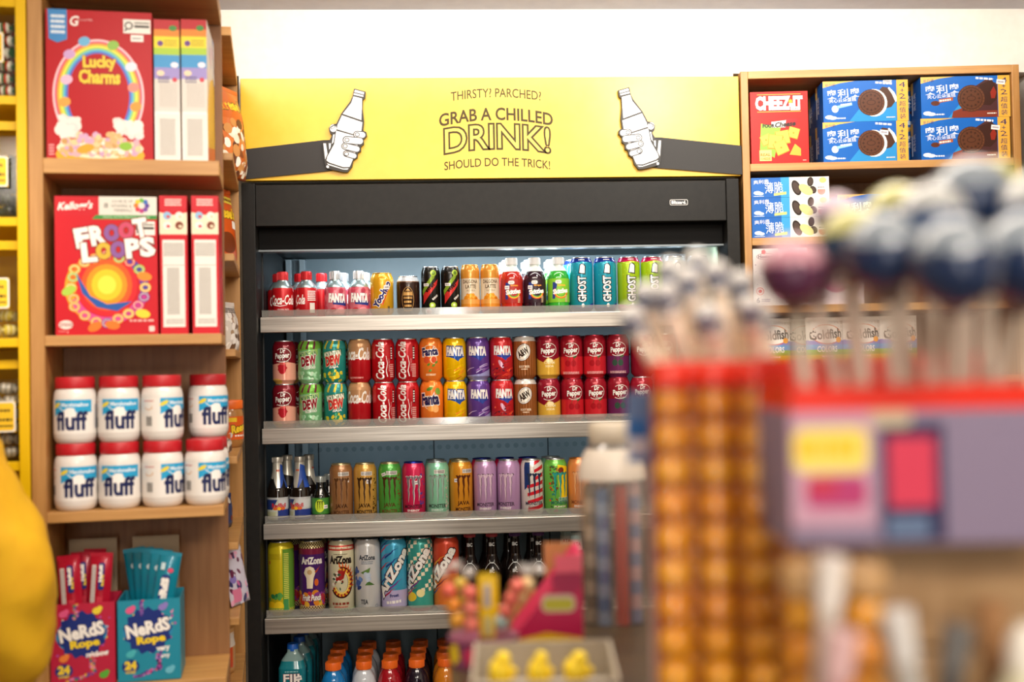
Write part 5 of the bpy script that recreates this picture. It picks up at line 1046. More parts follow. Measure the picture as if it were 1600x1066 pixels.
# ------------------------------------------------------------------ right shelf: crackers and cookies
def con(u, v, z): return C(u, v, z)
u, w, h = span(C, 1173, 1263, 253, 143, .0, C_Z[0])
a = Art(rough=.35)
a.text('CHEEZ-IT', w * .5, h * .84, w * .8, h * .17, W_, bold=.06, out=('#8a1410', .12)); a.rect(w * .12, h * .955, w * .88, h * .965, '#e0a03a'); a.rect(w * .12, h * .715, w * .88, h * .725, '#e0a03a'); a.star(w * .7, h * .86, w * .025, w * .05, 8, '#f0a82a'); a.rect(w * .7, h * .735, w * .86, h * .785, '#efe9e0'); a.fine(w * .78, h * .76, w * .12, h * .025, '#8a8488', res=1)
a.poly([(w * .15, h * .2), (w * .4, h * .08), (w * .52, h * .5), (w * .18, h * .56)], '#8cb83a'); a.poly([(w * .36, h * .5), (w * .6, h * .5), (w * .62, h * .6), (w * .36, h * .58)], '#efe6d4'); a.poly([(w * .6, h * .5), (w * .8, h * .52), (w * .82, h * .62), (w * .62, h * .62)], '#a3121a')
a.text('FOUR', w * .31, h * .525, w * .2, h * .045, '#2a1a14', bold=.06); a.text('Cheese', w * .6, h * .545, w * .35, h * .065, '#1f1512', bold=.04, shear=.3, rot=.08)
for x, z, s, r in ((.26, .33, .14, .4), (.74, .42, .15, -.3), (.55, .36, .19, .15), (.42, .30, .2, -.1), (.52, .22, .18, .4)):
    p = [(w * x + s * w * .9 * math.cos(r + math.pi / 4 + k * math.pi / 2), h * z + s * w * .9 * math.sin(r + math.pi / 4 + k * math.pi / 2)) for k in range(4)]; a.poly(p, '#c4881e'); a.poly([(w * x + (q[0] - w * x) * .9, h * z + .001 + (q[1] - h * z) * .9) for q in p], '#f2c64a'); a.ell(w * x, h * z, .003, .003, '#c88a24', n=8)
a.poly([(w * .66, h * .12), (w * .76, h * .27), (w * .86, h * .2), (w * .86, h * .1)], '#f0a83a'); a.rect(w * .14, h * .04, w * .35, h * .19, '#f2da7a'); a.text('REAL', w * .245, h * .125, w * .17, h * .035, '#a8742a', bold=.04); a.text('CHEESE', w * .245, h * .07, w * .17, h * .03, '#a8742a', bold=.04); a.fine(w * .92, h * .04, w * .06, h * .02, '#f0b0a0', res=1)
carton('cracker_box', 'red four cheese cracker box on the top right shelf', 'cracker box', w, h, .06, '#c2211c', a, loc=con(u, .03, C_Z[0]), rotz=C.a)
def cookie(a, x, z, r, c1='#5a3420', c2='#3c2014', c3='#6d4128'):
    a.ell(x, z, r, r * .98, c2, n=32); a.ell(x, z, r * .97, r * .95, c1, n=32); a.ring(x, z, r * .80, r * .78, r * .05, c2, n=28)
    for k in range(24): t = 2 * math.pi * k / 24; a.line([(x + r * .84 * math.cos(t), z + r * .82 * math.sin(t)), (x + r * .95 * math.cos(t), z + r * .93 * math.sin(t))], r * .05, c3)
    for k in range(12): t = 2 * math.pi * k / 12; a.star(x + r * .58 * math.cos(t), z + r * .57 * math.sin(t), r * .05, r * .13, 4, c2, t)
    a.ell(x, z, r * .33, r * .2, c2, n=18); a.ell(x, z, r * .28, r * .155, c1, n=18); a.line([(x, z + r * .2), (x, z + r * .34)], r * .05, c2); a.line([(x - r * .08, z + r * .27), (x + r * .08, z + r * .27)], r * .05, c2)
def a_cake(a, w, h, kind, sticker):
    a.poly([(0, 0), (w, 0), (w, h), (0, h)], '#1560b4'); a.poly([(w * .3, 0), (w * .86, 0), (w * .86, h * .55), (w * .5, h * .5)], '#2a8ac8')
    if kind == 'choc': a.poly([(w * .34, 0), (w * .86, 0), (w * .86, h * .22), (w * .55, h * .3), (w * .36, h * .16)], '#7c3424'); a.poly([(w * .46, h * .16), (w * .86, h * .16), (w * .86, h * .8), (w * .74, h * .92), (w * .5, h * .6)], '#4a2a2a')
    a.poly([(0, h), (w * .38, h), (w * .2, h * .95), (0, h * .84)], '#e0b25a'); a.text('新升级', w * .09, h * .91, w * .12, h * .08, '#3a3a6a', res=1, rot=.06)
    a.text('奥利奥', w * .24, h * .70, w * .40, h * .21, '#eef2f8', bold=.012, rot=.06); a.text('夹心云朵蛋糕', w * .23, h * .535, w * .32, h * .10, '#f0f2f6', bold=.0, rot=.06)
    if kind == 'choc': a.ell(w * .16, h * .36, w * .05, h * .06, '#5a2c1c'); a.poly([(w * .2, h * .37), (w * .36, h * .42), (w * .36, h * .5), (w * .2, h * .46)], '#a8542c')
    else: a.ell(w * .14, h * .32, w * .04, h * .09, '#e8eef4'); a.line([(w * .16, h * .36), (w * .34, h * .44)], h * .07, '#8cc4e8')
    a.fine(w * .27, h * .43, w * .13, h * .06, '#f0e8d8', res=1, rot=.1); a.ell(w * .07, h * .12, w * .05, h * .05, '#dfe8f0'); a.ell(w * .11, h * .10, w * .05, h * .045, '#c8d8e8'); a.fine(w * .2, h * .09, w * .12, h * .05, '#dfe8f0', res=1); a.fine(w * .72, h * .93, w * .2, h * .07, W_, res=1, rot=-.1)
    if kind == 'choc': a.poly([(w * .66, h * .78), (w * .80, h * .9), (w * .86, h * .7), (w * .86, h * .45), (w * .78, h * .28), (w * .68, h * .3)], '#3a2018'); a.poly([(w * .78, h * .6), (w * .82, h * .74), (w * .85, h * .6), (w * .83, h * .45), (w * .79, h * .45)], '#8c2a1c')
    else:
        a.poly([(w * .64, h * .7), (w * .70, h * .84), (w * .80, h * .8), (w * .88, h * .56), (w * .80, h * .34), (w * .68, h * .28)], '#4a2c1c'); a.poly([(w * .78, h * .83), (w * .84, h * .7), (w * .885, h * .5), (w * .85, h * .46), (w * .81, h * .66), (w * .765, h * .8)], '#efe8dc'); a.ell(w * .60, h * .45, w * .155, h * .34, '#efe8dc', .1)
    cookie(a, w * .565, h * .46, h * .33)
    a.rect(w * .865, 0, w, h, '#e0a840')
    for i, ch in enumerate('4+2超值装'): a.text(ch, w * .932, h * (.88 - .155 * i) if i > 2 else h * (.88 - .14 * i), w * .075 if ch != '+' else w * .045, h * (.13 if i not in (1,) else .08), '#2a2a5a', bold=.0, res=1)
    a.fine(w * .79, h * .09, w * .1, h * .04, '#e8dcd0', res=1)
    if sticker: price(a, w * sticker[0], h * sticker[1], .024, .013, -.12)
def cake_box(label, x0, x1, yb, yt, v, z, kind, st=None, hh=None):
    u, w, h = span(C, x0, x1, yb, yt, v, z); h = hh or h; a = Art(rough=.35); a_cake(a, w, h, kind, st); s = Art(rough=.35); s.rect(.006, h * .2, .016, h * .8, '#dfe8f4'); s.text('奥利奥', .03, h * .5, .05, .02, W_, rot=math.pi / 2, res=1); s.rect(0, h * .7, .02, h, '#e0b25a')
    carton('cookie_box', label, 'cookie box', w, h, .085, '#10509c', a, s, s, loc=con(u, v + .0425, z), rotz=C.a); return h
h1 = cake_box('blue cloud cake box with white cream cookie, left pair, bottom', 1286, 1419, 252, 190, .0, C_Z[0], 'cream', (.72, .72))
cake_box('blue cloud cake box with white cream cookie, left pair, top', 1286, 1419, 190, 126, .0, C_Z[0] + h1 + .0005, 'cream', (.76, .97))
h2 = cake_box('blue chocolate cake box with brown cookie, right pair, bottom', 1439, 1578, 248, 184, .0, C_Z[0], 'choc', (.84, .75))
cake_box('blue chocolate cake box with brown cookie, right pair, top', 1439, 1578, 184, 119, .0, C_Z[0] + h2 + .0005, 'choc', (.9, .84))
for lv in (0, 1):
    cake_box('blue cake box behind the left pair showing only its edge, %s' % ('top' if lv else 'bottom'), 1276, 1404, 250, 192, .115, C_Z[0] + lv * (h1 + .0005), 'cream', hh=h1); cake_box('blue cake box behind the right pair showing only its edge, %s' % ('top' if lv else 'bottom'), 1408, 1540, 250, 192, .115, C_Z[0] + lv * (h2 + .0005), 'choc', hh=h2)
h3 = cake_box('blue cookie cake box on the second right shelf beside the thin boxes', 1309, 1433, 368, 303, .0, C_Z[1], 'choc', (.86, .7))
cake_box('yellow edged cookie cake box half behind the lollipops, second right shelf', 1437, 1560, 366, 303, .0, C_Z[1], 'choc', None)
u, w, _ = span(C, 1175, 1297, 360, 340, .0, C_Z[1]); h = .0565
for i, nm in enumerate(('bottom', 'middle', 'top')):
    a = Art(rough=.35); a.rect(0, 0, w * .5, h, '#1a62b4'); a.rect(w * .38, 0, w * .5, h, '#3a9cd4'); a.rect(w * .49, 0, w * .5, h, '#c8dcec'); a.rect(w * .5, 0, w, h, '#e9e2d8')
    a.text('奥利奥', w * .13, h * .80, w * .2, h * .2, W_, rot=.08, res=1); a.text('薄脆', w * .29, h * .50, w * .23, h * .56, '#eef2f6', bold=.0, rot=.05); a.poly([(w * .29, h * .08), (w * .45, h * .14), (w * .45, h * .28), (w * .29, h * .2)], '#d8d87a'); a.ell(w * .08, h * .24, w * .05, h * .1, '#dfe8f0'); a.ell(w * .12, h * .2, w * .04, h * .08, '#c8d8e8'); a.lines(w * .03, h * .05, w * .16, h * .1, 1, '#dfe8f0')
    for x, z, rx, rz, ro in ((.58, .46, .055, .40, .35), (.76, .75, .04, .24, -.1), (.79, .34, .045, .2, .6)): a.ell(w * x, h * z, w * rx, h * rz, '#2c211c', ro); a.ell(w * x, h * z, w * rx * .7, h * rz * .75, '#4a3a32', ro)
    a.ell(w * .70, h * .36, w * .10, h * .22, '#d8d48a', -.6); a.ell(w * .92, h * .82, w * .045, h * .14, '#c8cc7a'); a.ell(w * .90, h * .28, w * .05, h * .2, '#d88a7a'); a.rect(w * .84, h * .36, w * .95, h * .56, W_); a.fine(w * .895, h * .46, w * .08, h * .1, '#8a8488', res=1)
    carton('cookie_box', 'thin blue and white crisp cookie box, %s of the stack of three' % nm, 'cookie box', w, h, .1, '#1a62b4', a, loc=con(u, .05, C_Z[1] + i * (h + .0005)), rotz=C.a)
u, w, h = span(C, 1177, 1262, 477, 388, .0, C_Z[2]); a = Art(rough=.35)
a.poly([(w * .46, h), (w * .62, h), (w * .74, h * .6), (w * .62, h * .72)], '#5f3f9c'); a.poly([(w * .62, h), (w, h), (w, h * .4), (w * .74, h * .6)], '#e8dce4'); a.ring(w * .24, h * .86, w * .17, h * .055, .0015, '#8a8488', n=20); a.text('Hostess', w * .24, h * .86, w * .28, h * .06, '#5a5a62', bold=.03); a.star(w * .2, h * .94, .004, .008, 5, '#d8302c'); a.ell(w * .2, h * .94, .006, .006, '#d8302c')
a.blobs(18, w * .03, h * .3, w * .5, h * .78, .001, .002, ['#a8a0b0'], 3); a.ring(w * .12, h * .25, .010, .010, .003, '#e8a8a0', n=16); a.ell(w * .12, h * .25, .005, .005, '#d8605c'); a.text('6', w * .08, h * .09, w * .06, h * .085, '#2a2a5a', bold=.03); a.lines(w * .14, h * .06, w * .3, h * .12, 2, '#a8a0b0'); a.ell(w * .62, h * .3, w * .25, h * .2, '#d8a8b8')
carton('snack_cake_box', 'white snack cake box with purple diagonal band on the third right shelf', 'cake box', w, h, .08, '#e9e2de', a, loc=con(u, .04, C_Z[2]), rotz=C.a)
u2 = u + w + .004
a = Art(rough=.35); a.rect(0, 0, w, h, '#d8c8cc'); a.ell(w * .5, h * .5, w * .3, h * .3, '#b86a8a'); a.lines(w * .1, h * .8, w * .9, h * .94, 2, '#7a4a6a')
carton('snack_cake_box', 'pinkish snack cake box hidden behind the purple lollipops', 'cake box', w, h * .9, .08, '#d8c8cc', a, loc=con(u2, .04, C_Z[2]), rotz=C.a)
def a_fish(a, w, h):
    a.rect(0, 0, w, h * .22, '#e0703c'); a.rect(0, h * .20, w, h * .33, '#e8a23a'); a.rect(0, h * .32, w, h * .42, '#c8c83a'); a.rect(0, h * .40, w, h * .5, '#7cb84a'); a.rect(0, h * .49, w, h * .6, '#6a9ccc'); a.rect(0, h * .58, w, h * .66, '#8a84c4'); a.rect(0, h * .65, w, h, '#e6e0d8')
    a.ell(w * .52, h * .76, w * .42, h * .16, '#ece6de'); a.ring(w * .52, h * .76, w * .40, h * .17, .0025, '#e08a5a', 20, 150); a.ring(w * .52, h * .76, w * .40, h * .17, .0025, '#d8705a', 200, 330); a.text('Goldfish', w * .5, h * .76, w * .86, h * .16, '#4a4440', bold=.03, rot=.08, shear=.1); a.text('COLORS', w * .52, h * .50, w * .54, h * .10, W_, bold=.02); a.fine(w * .52, h * .37, w * .3, h * .035, '#f4ead8', res=1)
    a.ell(w * .26, h * .27, w * .09, h * .045, '#8a5a2a', -.2); a.poly([(w * .17, h * .27), (w * .11, h * .32), (w * .12, h * .24)], '#8a5a2a'); a.ell(w * .84, h * .66, w * .08, h * .05, '#eea23a', .3); a.lines(w * .1, h * .06, w * .6, h * .09, 1, '#f0b090')
for px, v, lab in ((1206, .06, 'snack bag in rainbow colours at the left post, below the white cake box'), (1288, .055, 'rainbow snack bag in the clear gap between two lollipops'), (1346, .055, 'rainbow snack bag right of the clearly seen one'), (1404, .055, 'rainbow snack bag, third from the clear one, behind lollipop stick'), (1256, .14, 'rainbow snack bag pushed back behind the front pair')):
    uu = C.hit(px, 545, v)[0]; pouch('snack_bag', lab, 'snack bag', .105, .162, .06, '#d8cfc4', a_fish, con(uu, v, C_Z[3] + .001), C.a, key='fish')

# ------------------------------------------------------------------ yellow sweet bins at the far left
def shade(): return None
YF = M('#e3b605', .4, spec=.3)
td, db = unit('candy_bin_display', 'bright yellow wall of stacked clear sweet bins at the left edge', G, -0.62, -0.192, 0.0, 0.30)
db(-0.212, -0.192, -0.004, 0.30, 0, 2.30, YF, 'side_panel'); db(-0.62, -0.60, -0.004, 0.30, 0, 2.30, YF, 'side_panel'); db(-0.60, -0.212, 0.285, 0.30, 0, 2.30, YF, 'back_panel')
D_Z = (2.214, 2.014, 1.766, 1.52, 1.27, 1.02)
BIN = clear_film('bin_acrylic', '#fdfdfb', .12)
for z in D_Z: db(-0.60, -0.212, 0.0, 0.285, z, z + .018, YF, 'shelf_board')
for z in (1.968, 1.721, 1.476, 1.228): db(-0.60, -0.212, 0.035, 0.05, z, z + .019, YF, 'bin_rail')
def wrapped(name, cols, r, L):
    m = MB(); n = 10; k = [M(c, .25, coat=.5) for c in cols]
    for j in range(5): x0, x1 = -L / 2 + L * j / 5, -L / 2 + L * (j + 1) / 5; m.lathe([(x0, r * (.75 if j == 0 else 1)), (x1, r * (.75 if j == 4 else 1))], k[j % len(k)], n)
    for s in (-1, 1): m.lathe([(s * L * .5, r * .3), (s * L * .62, r * .35), (s * L * .8, r * .95)], k[-1], n)
    return m.build(name)
KINDS = [(1.787, 'red, white and green striped wrapped sweet in the topmost sweet bin', 'striped wrapped sweets in the top bin', [('#c23a2c', '#e8e2d4', '#2f6a3c'), ('#d8482c', '#efe6d8')], .012, .025, 46, .175),
         (1.54, 'dark liquorice sweet in the second sweet bin', 'liquorice sweets in the second bin', [('#1c1a16', '#3a3f1a'), ('#24221c', '#5a5f24')], .012, .024, 42, .13),
         (1.29, 'clear and yellow wrapped sweet in the third sweet bin', 'yellowish sweets in the third bin', [('#d8c244', '#e8dca0'), ('#c8b02c', '#efe8c8')], .0115, .024, 16, .06),
         (1.04, 'grey and beige wrapped sweet in the lowest sweet bin', 'grey wrapped sweets in the lowest bin', [('#8a8478', '#b4aa98'), ('#6f6a60', '#a09a80'), ('#7c7a4c', '#b8b088')], .012, .025, 46, .165)]
g = random.Random(21)
for i, (z0, lab, grp, cols, r, L, n, top) in enumerate(KINDS):
    zt = D_Z[i + 1] if i else D_Z[1]
    base = (2.034, 1.786, 1.54, 1.29)[i]
    m = MB(); hgt = (.165, .165, .165, .165)[i]; u0, u1, v0, v1 = -.598, -.2135, .008, .24; um = -.406
    m.box(u0 - um, u1 - um, v0, v0 + .003, base, base + hgt, BIN); m.box(u0 - um, u1 - um, v0, v1, base - .001, base + .002, BIN); m.box(u1 - um - .003, u1 - um, v0, v1, base, base + hgt, BIN); m.box(u0 - um, u0 - um + .003, v0, v1, base, base + hgt, BIN)
    m.build('acrylic_bin', td)
    pr = []
    for c in cols: pr.append(wrapped('wrapped_sweet', c, r, L))
    cnt = 0; lay = 0
    spots = []
    while len(spots) < n:
        for cx in range(3):
            for cy in range(2):
                spots.append((-.2375 - cx * .046 - (lay % 2) * .006, .040 + cy * .036, base + .016 + lay * (.026 if i != 2 else .03)))
        lay += 1
        if (lay + 1) * .026 > min(top, .165): break
    for q, (uu, vv, zz) in enumerate(spots):
        o = pr[q % len(pr)]; o = o if q < len(pr) else o.copy()
        if q >= len(pr): COL.objects.link(o)
        o.location = G(uu + g.uniform(-.001, .001), vv + g.uniform(-.003, .003), zz); o.rotation_euler = (g.uniform(-.5, .5), math.pi / 2 + g.uniform(-.16, .16), G.a + g.uniform(-.2, .2)); tag(o, lab, 'sweet', grp)
    m = MB(); cw, chh = .085, .062
    a = Art(rough=.4); a.rrect(0, 0, cw, chh, .006, '#e9e4d8'); a.rrect(.003, .003, cw - .003, chh - .003, .005, '#eec02a'); a.fine(cw * .7, chh * .7, .03, .008, '#4a3a16', bold=.03, res=1); a.fine(cw * .72, chh * .4, .034, .008, '#4a3a16', bold=.03, res=1); a.lines(cw * .5, chh * .15, cw * .93, chh * .25, 1, '#4a3a16')
    px1, py0 = ((6, 98), (13, 292), (15, 482), (25, 675))[i]; uu, zz = G.hit(px1, py0, -.004)
    m.box(uu - cw - um, uu - um, -.005, -.0035, zz, zz + chh, M('#eec02a')); flat(m, a, (uu - cw - um, -.005, zz), (1, 0, 0), (0, 0, 1), cw, chh); m.build('name_card', td)

# ------------------------------------------------------------------ the person in yellow
pc = at_depth(-252, 900, 1.95)
per = thing('person', 'person in a yellow sweatshirt, shoulder and arm at the lower left edge', 'person', (pc.x, pc.y, 0), R_(192))
per.scale = (1.03, 1.03, 1.03)
def skin_figure(name, joints, edges, mat, parent, sub=2):
    me = bpy.data.meshes.new(name); me.from_pydata([j[:3] for j in joints], edges, []); me.materials.append(mat)
    o = bpy.data.objects.new(name, me); COL.objects.link(o); o.parent = parent
    o.modifiers.new('skin', 'SKIN'); 
    if not me.skin_vertices: me.attributes
    for i, j in enumerate(joints): me.skin_vertices[0].data[i].radius = (j[3], j[4] if len(j) > 4 else j[3]); me.skin_vertices[0].data[i].use_root = (i == 0)
    s = o.modifiers.new('smooth', 'SUBSURF'); s.levels = sub; s.render_levels = sub
    o.modifiers['skin'].use_smooth_shade = True
    return o
SKIN = noisy('skin', '#b98463', '#c08c6b', (1, 1, 1), 20, .5)
CLOTH = noisy('yellow_jersey', '#cf9a05', '#dcab0c', (1, 1, 1), 9, .8, bump=.25)
# body: pelvis, spine, neck, head, arms, legs in one surface
J = [(0, 0, .88, .14, .10), (0, 0, 1.02, .12, .085), (0, 0, 1.18, .12, .085), (0, .0, 1.29, .10, .08), (0, -.01, 1.40, .055, .055), (0, -.02, 1.455, .055, .06), (0, -.03, 1.53, .078, .095), (0, -.025, 1.60, .07, .085),
     (.14, 0, 1.30, .05), (.20, .0, 1.20, .05), (.235, .01, 1.08, .045), (.235, -.06, .90, .036), (.235, -.10, .83, .03), (.235, -.125, .77, .03),
     (-.14, 0, 1.30, .05), (-.20, .0, 1.20, .05), (-.235, .01, 1.08, .045), (-.235, -.06, .90, .036), (-.235, -.10, .83, .03), (-.235, -.125, .77, .03),
     (.09, 0, .80, .085), (.095, -.01, .48, .06), (.095, .01, .10, .042), (.095, -.12, .045, .04), (-.09, 0, .80, .085), (-.095, -.01, .48, .06), (-.095, .01, .10, .042), (-.095, -.12, .045, .04)]
E_ = [(0, 1), (1, 2), (2, 3), (3, 4), (4, 5), (5, 6), (6, 7), (3, 8), (8, 9), (9, 10), (10, 11), (11, 12), (12, 13), (3, 14), (14, 15), (15, 16), (16, 17), (17, 18), (18, 19), (0, 20), (20, 21), (21, 22), (22, 23), (0, 24), (24, 25), (25, 26), (26, 27)]
skin_figure('body', J, E_, SKIN, per)
# hands: five fingers each, rooted in the palm
for s in (-1, 1):
    HJ = [(s * .235, -.115, .79, .028, .016), (s * .235, -.13, .74, .030, .016)]; HE = [(0, 1)]
    for k, (dx, ln) in enumerate(((-.021, .062), (-.007, .072), (.007, .068), (.021, .052))):
        b = len(HJ); HJ += [(s * .235 + dx, -.137, .715, .0085), (s * .235 + dx, -.142, .715 - ln * .5, .008), (s * .235 + dx, -.132, .715 - ln, .007)]; HE += [(1, b), (b, b + 1), (b + 1, b + 2)]
    b = len(HJ); HJ += [(s * .235 - s * .030, -.135, .755, .010), (s * .235 - s * .042, -.15, .725, .009), (s * .235 - s * .040, -.158, .695, .008)]; HE += [(0, b), (b, b + 1), (b + 1, b + 2)]
    skin_figure('hand', HJ, HE, SKIN, per, 1)
SJ = [(0, 0, .77, .185, .14), (0, 0, .90, .18, .135), (0, 0, 1.02, .175, .13), (0, 0, 1.17, .18, .13), (0, 0, 1.285, .155, .118), (0, -.005, 1.375, .088, .082), (.09, 0, 1.335, .088), (.172, 0, 1.305, .088), (.224, .005, 1.19, .092), (.262, .005, 1.06, .088), (.262, -.035, .94, .074), (.245, -.085, .855, .042), (-.09, 0, 1.335, .088), (-.172, 0, 1.305, .088), (-.224, .005, 1.19, .092), (-.262, .005, 1.06, .088), (-.262, -.035, .94, .074), (-.245, -.085, .855, .042)]
SE = [(0, 1), (1, 2), (2, 3), (3, 4), (4, 5), (4, 6), (6, 7), (7, 8), (8, 9), (9, 10), (10, 11), (4, 12), (12, 13), (13, 14), (14, 15), (15, 16), (16, 17)]
sw = skin_figure('sweatshirt', SJ, SE, CLOTH, per, 3)
tx = bpy.data.textures.new('folds', 'CLOUDS'); tx.noise_scale = .11
dm = sw.modifiers.new('folds', 'DISPLACE'); dm.texture = tx; dm.strength = .04; dm.mid_level = .5; dm.texture_coords = 'LOCAL'
MB().lathe([(1.365, .072), (1.395, .066), (1.425, .062)], CLOTH, 28, 0, -.01, cap0=False, cap1=False).build('collar', per)
skin_figure('trousers', [(0, 0, .92, .150, .112), (.092, 0, .78, .10), (.096, -.01, .48, .078), (.096, .01, .08, .062), (-.092, 0, .78, .10), (-.096, -.01, .48, .078), (-.096, .01, .08, .062)], [(0, 1), (1, 2), (2, 3), (0, 4), (4, 5), (5, 6)], M('#23252c', .8), per)
hm = MB(); hm.ball((0, .005, 1.585), .098, noisy('dark_hair', '#1f1510', '#2c1e16', (1, 1, 1), 40, .5), 24, 14, (.95, 1.08, 1.05)); hm.build('hair', per)
f = MB(); 
for s in (-1, 1): f.ball((s * .03, -.118, 1.545), .011, M('#ece8e4', .3), 10, 8); f.ball((s * .03, -.127, 1.545), .005, M('#2a1a12', .2), 8, 6); f.ball((s * .083, -.02, 1.53), .024, SKIN, 10, 8, (.4, .8, 1.2))
f.ball((0, -.128, 1.52), .016, SKIN, 10, 8, (.8, 1, 1.2)); f.ball((0, -.118, 1.485), .020, M('#a05a4c', .5), 12, 8, (1.2, .5, .35)); f.build('face', per)
for s in (-1, 1): MB().ball((s * .096, -.055, .045), .06, M('#e6e4e0', .5), 16, 10, (.8, 2.1, .75)).build('shoe', per)

# ------------------------------------------------------------------ the counter of sweets in front of the camera
TZ = 1.085
DWOOD = noisy('dark_counter', '#352a1d', '#463724', (1.2, 16, 16), 4, .4, detail=6)
tt = thing('display_counter', 'dark wooden counter carrying the sweets in the foreground', 'counter', (.62, 1.0, 0))
def tp(x0, x1, y0, y1, z0, z1, nm): return MB().box(x0 - .62, x1 - .62, y0 - 1.0, y1 - 1.0, z0, z1, DWOOD).build(nm, tt, bevel=.003)
tp(.0, 1.35, .40, 1.74, TZ - .03, TZ, 'counter_top'); tp(.02, 1.33, .43, 1.71, .12, TZ - .031, 'cabinet'); tp(.05, 1.30, .47, 1.67, 0, .119, 'plinth')
def pos_at(px, D, z=TZ + .0006):                       # ground point under a pixel column at a camera distance
    p = at_depth(px, 800, D); q = EYE + (p - EYE); return Vector((q.x, q.y, z))
# --- gumball tubes in a stand
ORA = [noisy('gumball_orange', '#e8a416', '#f0b42a', (1, 1, 1), 40, .14, coat=.6), M('#eca81e', .14, coat=.6), M('#e69c1a', .14, coat=.6)]
TUBE = clear_film('tube_film', '#fbf3ea', .16)
GB = MB().ball((0, 0, 0), .0137, ORA[0], 20, 12).build('gumball'); GB2 = MB().ball((0, 0, 0), .0137, ORA[1], 20, 12).build('gumball'); GB3 = MB().ball((0, 0, 0), .0137, ORA[2], 20, 12).build('gumball'); GBL = [GB, GB2, GB3]
used = []
REDP = M('#a8120f', .35)
def gum_tube(label, x, y, n, key, first_label, capc='#d8311c', basec=None):
    t = thing('gumball_tube', label, 'sweet tube', (x, y, TZ + .0125))
    if key in PROTO:
        for o in PROTO[key]: c = o.copy(); COL.objects.link(c); c.parent = t
    else:
        H = .0277 * n + .0136
        PROTO[key] = [MB().lathe([(0, .0150), (H, .0150)], TUBE, 24, cap0=False, cap1=False).build('clear_tube', t), MB().lathe([(-.0003, .0158), (.010, .0158)], REDP, 24).build('tube_base', t), MB().lathe([(H - .002, .0160), (H + .014, .0160), (H + .018, .0135)], M(capc, .35), 24).build('tube_cap', t)]
    for k in range(n):
        o = GBL[k % 3] if GBL[k % 3] not in used else GBL[k % 3].copy()
        if GBL[k % 3] in used: COL.objects.link(o)
        else: used.append(o)
        o.location = (x, y, TZ + .0125 + .0245 + .0277 * k); tag(o, 'orange gumball inside the ' + first_label, 'gumball', 'gumballs in the ' + first_label)
stx = pos_at(1120, .95)
ND = Vector((math.sin(R_(3.4)), math.cos(R_(3.4)), 0)); NR = Vector((ND.y, -ND.x, 0))
cols = [(1050, .93, 'leftmost front tube'), (1083, .972, 'second tube, set back'), (1118, .93, 'third tube at the middle front'), (1183, .92, 'fourth tube at the right front'), (1226, .965, 'fifth tube at the right, set back'), (1152, .975, 'tube hidden between the two front right ones')]
for px, D, w in cols:
    p = pos_at(px, D); gum_tube('clear tube stacked with orange gumballs, ' + w, p.x, p.y, 12, 'tube', w)
for px, w in ((1255, 'left'), (1345, 'right')):
    p = pos_at(px, .775); gum_tube('short clear tube of orange gumballs standing before the tan crate, %s one' % w, p.x, p.y, 7, 'short_tube', 'short %s tube before the crate' % w, '#b08a5c')
sp = pos_at(1137, .97); t = thing('tube_stand', 'red stand holding the gumball tubes and white lollipops', 'stand', (sp.x, sp.y, TZ + .0006))
MB().box(-.068, .060, -.075, .10, 0, .011, REDP).build('stand_base', t, bevel=.001)
MB().box(-.046, .066, .040, .098, .0115, .352, REDP).build('stick_block', t)
# --- white wrapped lollipops above the tubes
def lolly(name, label, head, x, y, zb, ztop, r, lean, mats, stick_r, cat='lollipop', group=None, key=None, tw=True):
    if key and key in PROTO: return dup(PROTO[key], (x, y, zb), None, label, group, lean)
    L = ztop - zb - r; t = thing(name, label, cat, (x, y, zb), 0, group, lean)
    MB().tube([(0, 0, 0), (0, 0, L)], stick_r, mats[2], 10).build('stick', t)
    m = MB(); vs = []; n = 20; nr = 14
    for j in range(nr + 1):
        tt_ = math.pi * j / nr
        for i in range(n): vs.append((r * math.sin(tt_) * math.cos(2 * math.pi * i / n), r * math.sin(tt_) * math.sin(2 * math.pi * i / n), L + r * .75 - r * math.cos(tt_)))
    lo = []; hi = []; RM = lean.to_matrix(); ce = Vector((0, 0, L + r * .75))
    for j in range(nr):
        for i in range(n): k = (i + 1) % n; (lo if (RM @ (Vector(vs[j * n + i]) + Vector(vs[(j + 1) * n + k]) - 2 * ce)).z < 2 * r * head else hi).append((j * n + i, j * n + k, (j + 1) * n + k, (j + 1) * n + i))
    m.add(vs, lo, mats[0], True); m.add(vs, hi, mats[1], True); m.build('candy_head', t)
    if tw: MB().lathe([(L - r * .55, stick_r * 1.3), (L - r * .35, stick_r * 2.2), (L - r * .1, stick_r * 1.3), (L + r * .12, r * .66)], mats[3], 14, cap0=False, cap1=False).build('wrapper', t)
    if key: PROTO[key] = t
    return t
CREAM = M('#fff0da', .6); GREYW = M('#bcb8b4', .35, coat=.4); GREYB = M('#56617c', .35); CLW = clear_film('wrapper_film', '#e6e2de', .35, .15, .55)
heads = [(985, 508, .97), (1008, 470, 1.0), (1040, 470, .96), (1046, 432, 1.02), (1076, 448, .97), (1088, 418, 1.03), (1104, 505, .93), (1120, 440, .98), (1137, 470, 1.02), (1152, 450, .985), (1172, 492, .94), (1190, 505, 1.0)]
names = ['far left, lowest', 'second from left', 'in the left middle', 'near the top left', 'left of the topmost', 'topmost of the bunch', 'low in the front middle', 'right of the topmost', 'right middle behind', 'right middle', 'low at the right front', 'rightmost of the bunch']
heads = [(px, py, .985 + (D - .93) * .75) for px, py, D in heads]
tops = [[at_depth(px, py, D), .0128] for px, py, D in heads]
